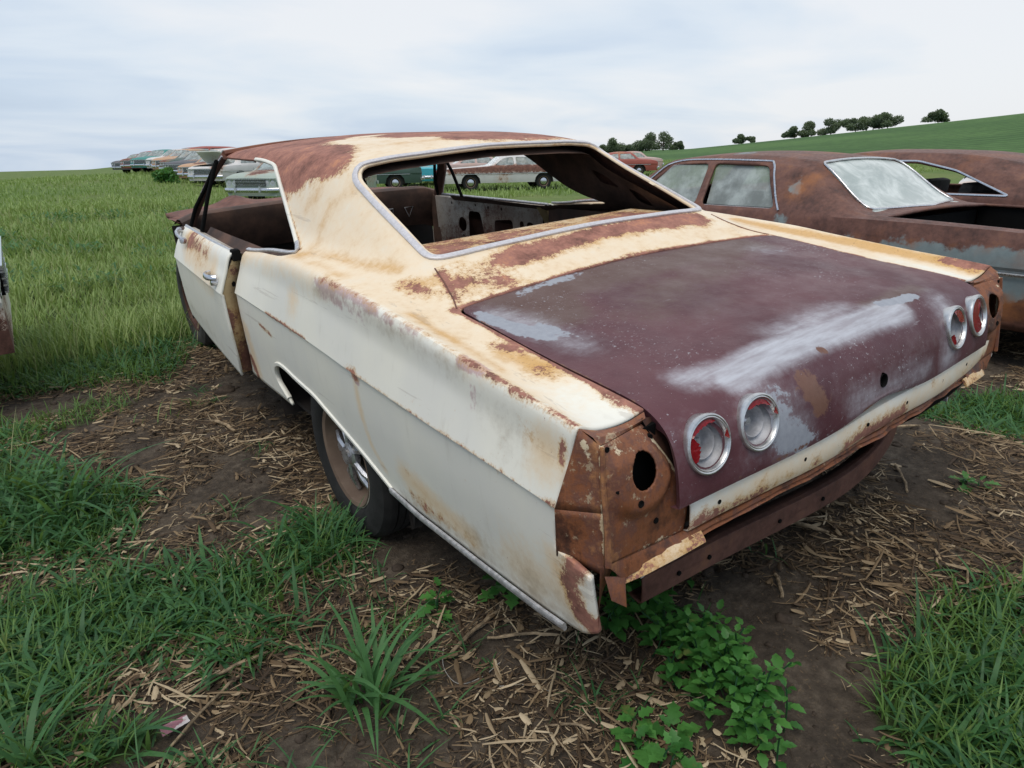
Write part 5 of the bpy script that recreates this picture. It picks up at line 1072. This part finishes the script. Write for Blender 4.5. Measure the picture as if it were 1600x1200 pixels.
# ------------------------------------------------------------------ vegetation and litter
def leafmat(name, c1, c2, trans=.35, rough=.5, attr=True, sp=.35):
    s = NT(name); a = s.attr('hue'); c = s.mix(a, c1, c2) if attr else s.mix(s.noise(8, 4), c1, c2); c = s.mix(s.math('MULTIPLY', s.sstep(s.noise(55, 4, .7), .5, .68), .35), c, tuple(v * .55 for v in c1)); c = s.mix(s.math('MULTIPLY', s.sstep(s.noise(14, 3, .6), .62, .72), .45), c, (.30, .27, .09))
    pb = s.bsdf(c, rough, 0, None, sp); tr = s.n('ShaderNodeBsdfTranslucent', {0: s.mix(.5, c, (.25, .35, .04))}); mx_ = s.n('ShaderNodeMixShader', {0: trans, 1: pb.outputs[0], 2: tr.outputs[0]})
    s.t.links.new(mx_.outputs[0], s.o.inputs[0]); return s.m
M['grass'] = leafmat('grass_blades', (.035, .105, .026), (.15, .27, .065))
M['grassfar'] = leafmat('pasture_blades', (.13, .23, .045), (.33, .43, .15))
M['crab'] = leafmat('coarse_grass', (.018, .078, .030), (.085, .215, .070))
M['leaf'] = leafmat('weed_leaf', (.030, .125, .026), (.10, .28, .060), .32, .42)
def leaf_mesh(V, F, H, base, direction, up, L, Wd, hue, cup=.15, ser=0, n=7):
    """one ovate leaf, pointed, slightly folded along the midrib; appends to lists"""
    d = Vector(direction).normalized(); s_ = d.cross(Vector(up)).normalized(); u = s_.cross(d); b0 = len(V)
    for i in range(n + 1):
        t = i / n; wd = Wd * (math.sin(math.pi * min(1, t ** .75)) ** .9) * .5 * (1 + (ser * (1 if i % 2 else -1) if 0 < i < n else 0)); c = Vector(base) + d * (L * t) + u * (-.25 * L * t * t)
        V += [tuple(c - s_ * wd + u * wd * cup * 2), tuple(c), tuple(c + s_ * wd + u * wd * cup * 2)]; H += [hue] * 3
    for i in range(n):
        a = b0 + i * 3; F += [(a, a + 1, a + 4, a + 3), (a + 1, a + 2, a + 5, a + 4)]
def blades(X, Y, L, Wd, head, lean, curl, hue, seg=4, z0=None):
    """ribbons: base (X,Y), length L, width Wd, heading, lean from vertical, curl = added bend"""
    n = len(X); Z = (hgt(X, Y) if z0 is None else z0) - .006; t = np.linspace(0, 1, seg + 1); V = np.zeros((n, seg + 1, 2, 3)); px, py, pz = X.copy(), Y.copy(), Z.copy(); an = lean.copy()
    sx, sy = -np.sin(head), np.cos(head)
    for i, tt in enumerate(t):
        w_ = Wd * (1 - tt) ** .6 * (.6 + .8 * min(tt * 3, 1)) * .5 + .0002
        V[:, i, 0] = np.stack([px - sx * w_, py - sy * w_, pz], 1); V[:, i, 1] = np.stack([px + sx * w_, py + sy * w_, pz], 1)
        st = L / seg; px = px + np.cos(head) * np.sin(an) * st; py = py + np.sin(head) * np.sin(an) * st; pz = pz + np.cos(an) * st; an = an + curl / seg
    V[..., 2] = np.maximum(V[..., 2], (Z[:, None, None] + .004))
    b = (np.arange(n) * (seg + 1) * 2)[:, None]; k = np.arange(seg)[None] * 2
    F = np.stack([b + k, b + k + 1, b + k + 3, b + k + 2], -1).reshape(-1, 4); return V.reshape(-1, 3), F, np.repeat(hue, (seg + 1) * 2)
def foot_clear(x, y): return (np.abs(x + .01 * 0) < 1.02) & (y > -1.5) & (y < 3.5)
def polar(n, r0, r1, a0=-14, a1=88, pw=1.0):
    u = RNG.random(n); r = (r0 ** pw + u * (r1 ** pw - r0 ** pw)) ** (1 / pw); a = np.radians(RNG.uniform(a0, a1, n)); return CAM.x + r * np.sin(a), CAM.y + r * np.cos(a), r
def U(a, b, n): return RNG.uniform(a, b, n)
def field(name, n, r0, r1, pw, L, Wd, mat_, lab, seg=3, wscale=True, lean=(0, .55), curl=(.2, 1.4), thr=.45):
    x, y, r = polar(n, r0, r1, pw=pw); g = gdens(x, y); k = (g > thr + .25 * (RNG.random(n) - .5)) & ~((np.abs(x) < 1.0) & (y > -1.2) & (y < 2.9)) & ~((x > 3.2) & (x < 5.2) & (y < 4))
    k &= ~((crop_at(x, y)) > .5); x, y, r = x[k], y[k], r[k]; n = len(x); clump = vnoise(x, y, .5, 31); big = vnoise(x, y, 4, 33)
    l = U(*L, n) * (.55 + .9 * clump); w_ = U(*Wd, n) * (np.maximum(1, r / r0) if wscale else 1)
    patch = vnoise(x, y, 1.6, 35); hue = np.clip(.04 + .45 * big + .35 * clump + .35 * patch + U(-.30, .35, n), 0, 1); l = l * (.65 + .7 * patch)
    V, F, H = blades(x, y, l, w_, U(0, 2 * math.pi, n), U(*lean, n), U(*curl, n), hue, seg)
    o = np_mesh(name, V, F, mat_, attrs={'hue': H}); tag(o, lab, 'grass', kind='stuff'); return n
def crop_at(x, y):
    r = np.hypot(x - CAM.x, y - CAM.y); a = np.degrees(np.arctan2(x - CAM.x, y - CAM.y)); return sstep_np(r, 95, 120) * sstep_np(a, 41, 44)
field('grass', 110000, 1.2, 7.0, 1.9, (.05, .13), (.0035, .006), M['grass'], 'green grass in patches around the white wreck', 4, False, (0, .9), (.3, 1.8))
field('grass', 170000, 5.5, 24, 1.15, (.12, .28), (.006, .010), M['grassfar'], 'tall green pasture grass left of and behind the wreck', 3)
field('grass', 150000, 22, 125, 1.1, (.10, .22), (.03, .05), M['grassfar'], 'far pasture grass around the rows of parked cars', 2, False, (0, .5))
# coarse arching tufts
def tufts(cx, cy, nb, L, Wd, spread=.03, lean=(.25, 1.2), curl=(.4, 1.7), hue=(.2, .9), seg=6):
    """cx, cy arrays of tuft centres"""
    n = len(cx) * nb; X = np.repeat(cx, nb) + RNG.normal(0, spread, n); Y = np.repeat(cy, nb) + RNG.normal(0, spread, n); sc_ = np.repeat(U(.6, 1.15, len(cx)), nb)
    return blades(X, Y, U(*L, n) * sc_, U(*Wd, n), U(0, 2 * math.pi, n), U(*lean, n), U(*curl, n), U(*hue, n), seg)
x, y, r = polar(5200, 1.0, 5.5, -16, 90, 1.7); g = gdens(x, y); k = (g > .55) & ~((np.abs(x) < .95) & (y > -.9) & (y < 2.9)); x, y = x[k], y[k]
V, F, H = tufts(x, y, 15, (.07, .20), (.007, .015), .05, (.4, 1.5), (.2, 2.2))
o = np_mesh('coarse_grass', V, F, M['crab'], attrs={'hue': H}); tag(o, 'dark green coarse creeping grass carpeting the foreground patches', 'grass', kind='stuff')
x, y, r = polar(900, 1.0, 4.5, -16, 90, 1.5); k = (gdens(x, y) < .5) & (vnoise(x, y, .5, 77) > .62) & ~((np.abs(x) < .95) & (y > -1.1) & (y < 2.9)); x, y = x[k], y[k]
V, F, H = tufts(x, y, 9, (.05, .15), (.003, .006), .02)
o = np_mesh('sparse_grass', V, F, M['crab'], attrs={'hue': H}); tag(o, 'thin scattered grass shoots on the bare muddy ground', 'grass', kind='stuff')
x, y, r = polar(5200, 3.0, 20, -12, 50, 1.1); k = (gdens(x, y) > .7) & (vnoise(x, y, 1.1, 91) > .62) & ~((np.abs(x) < 1.1) & (y < 3.4)); x, y, r = x[k], y[k], r[k]
Vq, Fq, Hq = [], [], []
for xx_, yy_, r_ in zip(x, y, r): 
    z_ = float(hgt(xx_, yy_)); sz_ = .035 + .004 * r_
    for j_ in range(6):
        an_ = random.uniform(0, 6.28); el_ = random.uniform(.1, 1.1); leaf_mesh(Vq, Fq, Hq, (xx_ + random.gauss(0, .03), yy_ + random.gauss(0, .03), z_ + random.uniform(.04, .20)), (math.cos(an_) * math.cos(el_), math.sin(an_) * math.cos(el_), math.sin(el_)), (0, 0, 1), sz_ * random.uniform(.8, 1.8), sz_ * .35, random.uniform(.3, 1), .1, 0, 3)
o = np_mesh('pasture_weeds', Vq, Fq, M['crab'], None, False, {'hue': Hq}); tag(o, 'broader leaved weeds mixed into the green pasture', 'weeds', kind='stuff')
# pale seed-head stalks in the pasture
x, y, r = polar(8000, 3.6, 22, -10, 45, 1.1); k = gdens(x, y) > .7; x, y = x[k], y[k]; n = len(x)
V, F, H = blades(x, y, U(.20, .42, n), U(.0025, .004, n) * np.maximum(1, np.hypot(x - CAM.x, y - CAM.y) / 5), U(0, 6.28, n), U(.1, .6, n), U(.2, .9, n), U(.8, 1, n), 4)
o = np_mesh('grass_stalks', V, F, leafmat('pale_stalks', (.20, .24, .09), (.30, .32, .14)), attrs={'hue': H}); tag(o, 'thin pale seed stalks rising out of the grass', 'grass', kind='stuff')

# distinct clumps that can be told apart
def clump(x, y, nb, L, Wd, lab, spread=.02, hue=(.3, 1), lean=(.1, 1.1), curl=(.5, 1.6), grp='broad grass clumps'):
    V, F, H = tufts(np.array([x]), np.array([y]), nb, L, Wd, spread, lean, curl, hue, 8)
    z = float(hgt(x, y)); V = V - np.array([x, y, z]); o = np_mesh('grass_clump', V, F, M['crab'], attrs={'hue': H}); o.location = (x, y, z); tag(o, lab, 'plant', grp); return o
clump(-1.29, -.84, 44, (.22, .44), (.010, .019), 'bright broad-bladed grass clump standing alone at bottom centre left', .035, (.5, 1), (.05, .75), (.5, 1.9))
clump(-1.10, -.12, 46, (.16, .34), (.006, .011), 'dense arching grass clump in front of the rear wheel', .045, (.2, .8))
clump(-1.86, .82, 34, (.22, .46), (.010, .017), 'tall broad-bladed clump at the upper left edge of the grass patch', .06)
clump(-2.02, 1.05, 20, (.25, .5), (.010, .017), 'tall broad-bladed clump touching the left edge of the picture', .06)
clump(-2.04, -.58, 12, (.22, .4), (.010, .016), 'broad grass clump cut off by the bottom left corner', .02)
clump(-1.02, .02, 14, (.12, .24), (.004, .008), 'thin grass clump against the rear tyre', .03)
clump(.05, -1.80, 44, (.14, .3), (.007, .012), 'dense arching clump in the grass patch at the right', .07, (.2, .8))
clump(-1.33, .42, 10, (.10, .2), (.004, .007), 'small thin clump on the mud left of the rear wheel', .02, (.5, 1))
clump(2.02, -.82, 20, (.08, .18), (.005, .009), 'small low clump behind the bent bar at the right', .04)

def weed(x, y, lab, stems, h, leaf, rad, seed, lean_dir=None, ser=.08, grp='leafy weeds'):
    rnd = random.Random(seed); z = float(hgt(x, y)); root = empty('leafy_weed', (x, y, z)); tag(root, lab, 'plant', grp); bs = bmesh.new(); V, F, H = [], [], []
    for i in range(stems):
        a = rnd.uniform(0, 6.28); rr = rad * math.sqrt(rnd.random()); bx, by = rr * math.cos(a), rr * math.sin(a); hh = h * rnd.uniform(.55, 1.1)
        if lean_dir: bx, by = lean_dir[0] * rnd.uniform(-1, 1) + bx, lean_dir[1] * rnd.uniform(-1, 1) + by
        bz = float(hgt(x + bx, y + by)) - z; tip = Vector((bx + rnd.gauss(0, .25) * hh, by + rnd.gauss(0, .25) * hh, bz + hh)); b_ = Vector((bx, by, bz - .01)); mid = (b_ + tip) / 2 + Vector((rnd.gauss(0, .1) * hh, rnd.gauss(0, .1) * hh, .02))
        pts = [b_, mid, tip]; sweep(bs, catmull([tuple(p) for p in pts], 3), .0022, 5)
        nl = max(3, int(hh / .022)); ph = rnd.uniform(0, 3)
        for j in range(nl):
            t = .25 + .75 * j / (nl - 1); p = b_ * (1 - t) ** 2 + mid * 2 * t * (1 - t) + tip * t * t
            for q in (0, 1):
                an = ph + j * 1.57 + q * math.pi + rnd.gauss(0, .25); sz = leaf * rnd.uniform(.7, 1.2) * (1.0 if t < .8 else .65); el = rnd.uniform(-.05, .5) + (.5 if t > .95 else 0)
                d = Vector((math.cos(an) * math.cos(el), math.sin(an) * math.cos(el), math.sin(el))); leaf_mesh(V, F, H, p + d * sz * .25, d, (0, 0, 1), sz, sz * .62, rnd.random(), .12, ser)
    st_ = from_bm('stem', bs, M['crab'], root, 60); paint_attr(st_, 'hue', None)
    lf = np_mesh('foliage', V, F, M['leaf'], root, False, {'hue': H}); return root
weed(-.47, -1.21, 'bright green broad-leaved weed spreading from under the bumper bar to the lower edge', 40, .17, .044, .10, 1, (.05, .24), .13)
weed(-.54, -1.50, 'bright green broad-leaved weed nearest the lower edge, below the bumper corner', 24, .14, .042, .10, 2, (.06, .08), .13)
weed(-.33, -1.02, 'dark-leaved weed growing up under the left end of the bumper bar', 22, .20, .042, .11, 3, (.10, .05), .13)
weed(-.60, -1.10, 'small broad-leaved weed just behind the rusty lower body corner', 3, .10, .045, .02, 4)
weed(-.78, -1.44, 'low jagged-leaved weed at the lower edge, left of the broad-leaved ones', 6, .07, .06, .07, 5, None, .3)
weed(-.72, -.72, 'small jagged-leaved weed under the side sill', 3, .06, .075, .03, 6, None, .4)
weed(-.95, -.66, 'sprig of jagged leaves left of the body sill', 2, .09, .055, .03, 7, None, .4)
weed(1.08, -1.39, 'small weed alone on the bare mud at the right', 2, .05, .06, .03, 8, None, .3)

# straw, husks and stalk litter
strawm = NT('straw_litter'); a_ = strawm.attr('hue'); c_ = strawm.ramp(a_, (0, (.028, .018, .012)), (.3, (.105, .068, .038)), (.65, (.26, .18, .10)), (1, (.58, .46, .30))); c_ = strawm.mix(strawm.math('MULTIPLY', strawm.noise(60, 4), .5), c_, (.06, .04, .025)); strawm.bsdf(c_, .75, 0, None, .25); M['straw'] = strawm.m
def straw(n, r0, r1, Lm, Wd, thick, seedn, cover=.42, hue=(0, 1), pw=1.5, lift=.012):
    x, y, r = polar(n, r0, r1, -18, 92, pw); c = vnoise(x, y, .30, 58) * .55 + vnoise(x, y, .9, 59) * .2 + vnoise(x, y, .10, 53) * .25
    k = (c > cover + .14 * (RNG.random(n) - .5)) & (gdens(x, y) < .95); x, y = x[k], y[k]; n = len(x)
    L = np.exp(RNG.normal(math.log(Lm), .5, n)); w_ = U(*Wd, n); a = U(0, 6.28, n) + vnoise(x, y, .5, 54) * 2; tl = RNG.normal(0, .16, n); bend = RNG.normal(0, .35, n); Z = hgt(x, y) + U(.001, lift, n) + w_ * .3
    seg = 3; V = np.zeros((n, seg + 1, 3, 3)); px, py, pz = x - np.cos(a) * L / 2, y - np.sin(a) * L / 2, Z - np.sin(tl) * L * .3
    for i in range(seg + 1):
        sx, sy = -np.sin(a), np.cos(a); tw = w_ * (1 if 0 < i < seg else .55)
        V[:, i, 0] = np.stack([px - sx * tw / 2, py - sy * tw / 2, pz - tw * .25], 1); V[:, i, 1] = np.stack([px, py, pz + tw * thick], 1); V[:, i, 2] = np.stack([px + sx * tw / 2, py + sy * tw / 2, pz - tw * .25], 1)
        px = px + np.cos(a) * L / seg; py = py + np.sin(a) * L / seg; pz = pz + np.sin(tl) * L / seg; a = a + bend / seg
    b = (np.arange(n) * (seg + 1) * 3)[:, None, None]; k_ = (np.arange(seg) * 3)[None, :, None]; j = np.arange(2)[None, None]
    F = np.stack([b + k_ + j, b + k_ + j + 1, b + k_ + j + 4, b + k_ + j + 3], -1).reshape(-1, 4)
    return V.reshape(-1, 3), F, np.repeat(np.clip(U(*hue, n) ** 1.5 * (.75 + .5 * vnoise(x, y, .25, 66)), 0, 1), (seg + 1) * 3)
parts_ = [straw(110000, .9, 6.0, .024, (.0012, .0038), .4, 1, .41, (.0, .95)), straw(46000, .9, 6.5, .055, (.002, .0075), .3, 2, .46, (.1, 1), lift=.022), straw(11000, .9, 6.0, .04, (.006, .020), .15, 4, .42, (.1, 1), lift=.018), straw(2600, .9, 6.0, .11, (.004, .009), .3, 5, .5, (.3, 1), lift=.028), straw(900, .9, 6.5, .10, (.004, .010), .5, 3, .42, (.3, 1.0), lift=.02)]
Vs, Fs, Hs, o0 = [], [], [], 0
for V, F, H in parts_: Vs.append(V); Fs.append(F + o0); Hs.append(H); o0 += len(V)
o = np_mesh('straw_litter', np.concatenate(Vs), np.concatenate(Fs), M['straw'], attrs={'hue': np.concatenate(Hs)}); tag(o, 'tan and brown chopped corn stalks and husks littering the mud', 'straw', kind='stuff')
# clods
x, y, r = polar(2600, .9, 5.5, -18, 92, 1.5); k = gdens(x, y) < .6; x, y = x[k], y[k]; n = len(x); rad_ = np.exp(RNG.normal(math.log(.008), .5, n)); Z = hgt(x, y)
ico = bmesh.new(); bmesh.ops.create_icosphere(ico, subdivisions=2, radius=1); iv = np.array([v.co[:] for v in ico.verts]); if_ = np.array([[v.index for v in f.verts] for f in ico.faces]); ico.free()
V = iv[None] * (1 + RNG.normal(0, .16, (n, len(iv), 1))) * rad_[:, None, None] * np.stack([U(.8, 1.4, n), U(.8, 1.4, n), U(.45, .8, n)], 1)[:, None] + np.stack([x, y, Z], 1)[:, None]
F = (if_[None] + (np.arange(n) * len(iv))[:, None, None]).reshape(-1, 3)
M['soil'] = simple('soil_clods', (.060, .045, .034), .95, 0, .4, 20, .6, .2)
o = np_mesh('soil_clods', V.reshape(-1, 3), F, M['soil'], smooth=True); tag(o, 'dark crumbs and clods of damp soil on the mud', 'soil', kind='stuff')
# large single stalks
def stalk(p, q, r, lab, split=False):
    z0 = float(hgt(p[0], p[1])) + r; z1 = float(hgt(q[0], q[1])) + r; a = Vector((p[0], p[1], z0)); b = Vector((q[0], q[1], z1)); m_ = (a + b) / 2; bm = bmesh.new(); N = 9; pts = []
    for i in range(N): t = i / (N - 1); pt = a.lerp(b, t) - m_; pt.z += .012 * math.sin(math.pi * t) + .002 * random.random(); pt += Vector((random.gauss(0, .0018), random.gauss(0, .0018), 0)); pts.append(pt)
    r *= .72; sweep(bm, pts, [r * (1.15 if i % 4 == 2 else .9) for i in range(N)], 7); o = from_bm('corn_stalk', bm, M['straw1'], None, 50); o.location = m_; tag(o, lab, 'corn stalk', 'dry corn stalks lying on the ground'); return o
M['straw1'] = simple('dry_stalk', (.27, .20, .125), .75, 0, .55, 22, .5, .25)
for p, q, r, lab in [((-.05, -1.30), (.03, -1.22), .009, 'pale split stalk standing out below the bumper bar'), ((-1.76, -.66), (-1.52, -.50), .006, 'long thin stalk pointing up right, bottom left of the picture'), ((-1.70, -.50), (-1.45, -.48), .008, 'thick stalk beside the long thin one at bottom left'),
    ((-1.02, -.84), (-.80, -.78), .009, 'brown stalk lying right of the lone grass clump'), ((-.90, -.86), (-.72, -1.0), .007, 'stalk lying under the rear body corner'), ((.30, -1.02), (.38, -1.20), .010, 'pale upright stalk in the straw behind the bumper bar'),
    ((-.56, -1.16), (-.42, -1.10), .006, 'thin stalk beneath the small weed at the bumper corner'), ((-1.10, 1.20), (-1.16, 1.42), .012, 'short pale stalk on the mud beside the driver\'s door'), ((-1.40, .42), (-1.22, .50), .008, 'brown stalk on the mud left of the rear wheel'),
    ((.85, -1.25), (1.05, -1.10), .007, 'stalk lying on the bare mud at the right'), ((-.95, -1.22), (-.86, -1.32), .005, 'pale straw at the lower edge, bottom centre'), ((1.25, -.85), (1.6, -.95), .008, 'long stalk on the mud below the right end of the tail')]: stalk(p, q, r, lab)
# plastic scrap and wire
x, y = -1.74, -.61; bm = bmesh.new(); quad_patch(bm, (-.045, -.012, 0), (.045, -.018, .006), (.05, .018, .010), (-.04, .02, .014), 10, 6, .006, .004)
s = NT('printed_scrap'); s.bsdf(s.mix(s.sstep(s.noise(28, 2), .52, .58), (.30, .12, .15), (.55, .50, .50)), .4); o = from_bm('plastic_scrap', bm, s.m, None, 30); o.location = (x, y, float(hgt(x, y)) + .02); o.rotation_euler = (0, .1, .3); o.scale = (.8, .8, .8); tag(o, 'crumpled maroon and white plastic scrap among the straw at bottom left', 'litter')
M['wire'] = simple('pale_wire', (.45, .43, .40), .5, .3)
for pts, lab in (([(-1.02, -.80), (-1.06, -.87), (-1.06, -.95), (-1.0, -.98), (-.93, -.97)], 'thin curled pale wire right of the lone grass clump'), ([(-.98, -1.04), (-.92, -1.08), (-.88, -1.14)], 'short bent pale wire near the lower edge')):
    bm = bmesh.new(); c0_ = Vector((*pts[0], float(hgt(*pts[0])))); sweep(bm, [Vector((p[0], p[1], float(hgt(p[0], p[1])) + .010)) - c0_ for p in catmull([(a, b, 0) for a, b in pts], 5)], .0011, 5); o = from_bm('wire', bm, M['wire'], None, 60); o.location = c0_; tag(o, lab, 'wire')

# ------------------------------------------------------------------ trees on the ridge, bush in the row
M['bark'] = simple('bark', (.06, .045, .035), .9, 0, .4, 3)
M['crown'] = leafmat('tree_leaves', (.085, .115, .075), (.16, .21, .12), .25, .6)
def tree(name, x, y, hh, wd, lab, seed, grp, leaf=.55, n=1400, gap=.0, trunk=True, mt='crown'):
    rnd = np.random.default_rng(seed); z = float(hbase(x, y)) - .1; root = empty(name, (x, y, z)); tag(root, lab, 'tree' if trunk else 'bush', grp)
    bm = bmesh.new(); th = hh * .3; sweep(bm, [(0, 0, 0), (.02 * hh, 0, th), (-.01 * hh, .01 * hh, hh * .65)], [hh * .03, hh * .022, hh * .008], 8)
    nb = 9; cs = []
    for i in range(nb):
        a = rnd.uniform(0, 6.28); rr = wd * .5 * rnd.uniform(.25, .75); c = (rr * math.cos(a), rr * math.sin(a), hh * rnd.uniform(.10, .72) if trunk else hh * rnd.uniform(.15, .7)); cs.append((c, rnd.uniform(.24, .38) * min(wd, hh)))
        sweep(bm, [(0, 0, th * rnd.uniform(.7, 1.2)), tuple(np.array(c) * .6 + np.array((0, 0, th * .3))), c], [hh * .012, hh * .008, hh * .003], 5)
    from_bm('trunk', bm, M['bark'], root, 50)
    C_, H_ = [], []
    for c, r in cs:
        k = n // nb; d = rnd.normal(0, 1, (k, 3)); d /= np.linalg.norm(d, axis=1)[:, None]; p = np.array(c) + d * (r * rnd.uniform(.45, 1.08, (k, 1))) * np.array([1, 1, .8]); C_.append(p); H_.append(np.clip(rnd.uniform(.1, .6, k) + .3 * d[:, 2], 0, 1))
    P = np.concatenate(C_); H0 = np.concatenate(H_); keep = P[:, 2] > .08 * hh; P, H0 = P[keep], H0[keep]; k = len(P)
    a = rnd.normal(0, 1, (k, 3)); a /= np.linalg.norm(a, axis=1)[:, None]; b = np.cross(a, rnd.normal(0, 1, (k, 3))); b /= np.linalg.norm(b, axis=1)[:, None]; sz = leaf * rnd.uniform(.5, 1.1, (k, 1))
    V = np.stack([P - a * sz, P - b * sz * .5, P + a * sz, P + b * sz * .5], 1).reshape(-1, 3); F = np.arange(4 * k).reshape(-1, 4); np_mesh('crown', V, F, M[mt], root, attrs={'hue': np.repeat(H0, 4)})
def at_px(x, R):
    az = math.atan2(0, 1); d = fwd * 1061.85 + rgt * (x - 800) + upv * (600 - 215); a = math.atan2(d.x, d.y); return CAM.x + R * math.sin(a), CAM.y + R * math.cos(a)
TR = [(43.3, 7.5, 8, 'airy tree at the left end of the far tree line'), (44.0, 8, 9, 'loose-crowned tree second from the left in the far tree line'), (45.0, 6.5, 8, 'low tree in the gap of the far tree line'), (46.0, 7.5, 9, 'mid-sized tree left of the largest one in the far tree line'), (47.6, 9.5, 13, 'largest round tree of the far tree line, right of the wreck\'s roof'),
      (48.6, 4.5, 5, 'small tree just right of the largest round tree'), (53.2, 4.5, 4.5, 'small lone tree on the ridge above the brown saloon'), (54.1, 2.8, 4, 'bush-sized tree right of the small lone tree on the ridge'), (57.1, 5.5, 9, 'sloping tree at the left of the ridge group'), (58.2, 7, 9, 'pointed tree in the ridge group'), (59.5, 7, 12, 'wide tree in the middle of the ridge group'),
      (61.1, 7, 9, 'narrow dark tree in the ridge group'), (62.2, 7.5, 11, 'broad dark tree in the ridge group'), (63.1, 7, 10, 'rightmost dark tree of the ridge group'), (66.1, 6, 9, 'round dark tree alone on the ridge at the right')]
for i, (az, hh, wd, lab) in enumerate(TR):
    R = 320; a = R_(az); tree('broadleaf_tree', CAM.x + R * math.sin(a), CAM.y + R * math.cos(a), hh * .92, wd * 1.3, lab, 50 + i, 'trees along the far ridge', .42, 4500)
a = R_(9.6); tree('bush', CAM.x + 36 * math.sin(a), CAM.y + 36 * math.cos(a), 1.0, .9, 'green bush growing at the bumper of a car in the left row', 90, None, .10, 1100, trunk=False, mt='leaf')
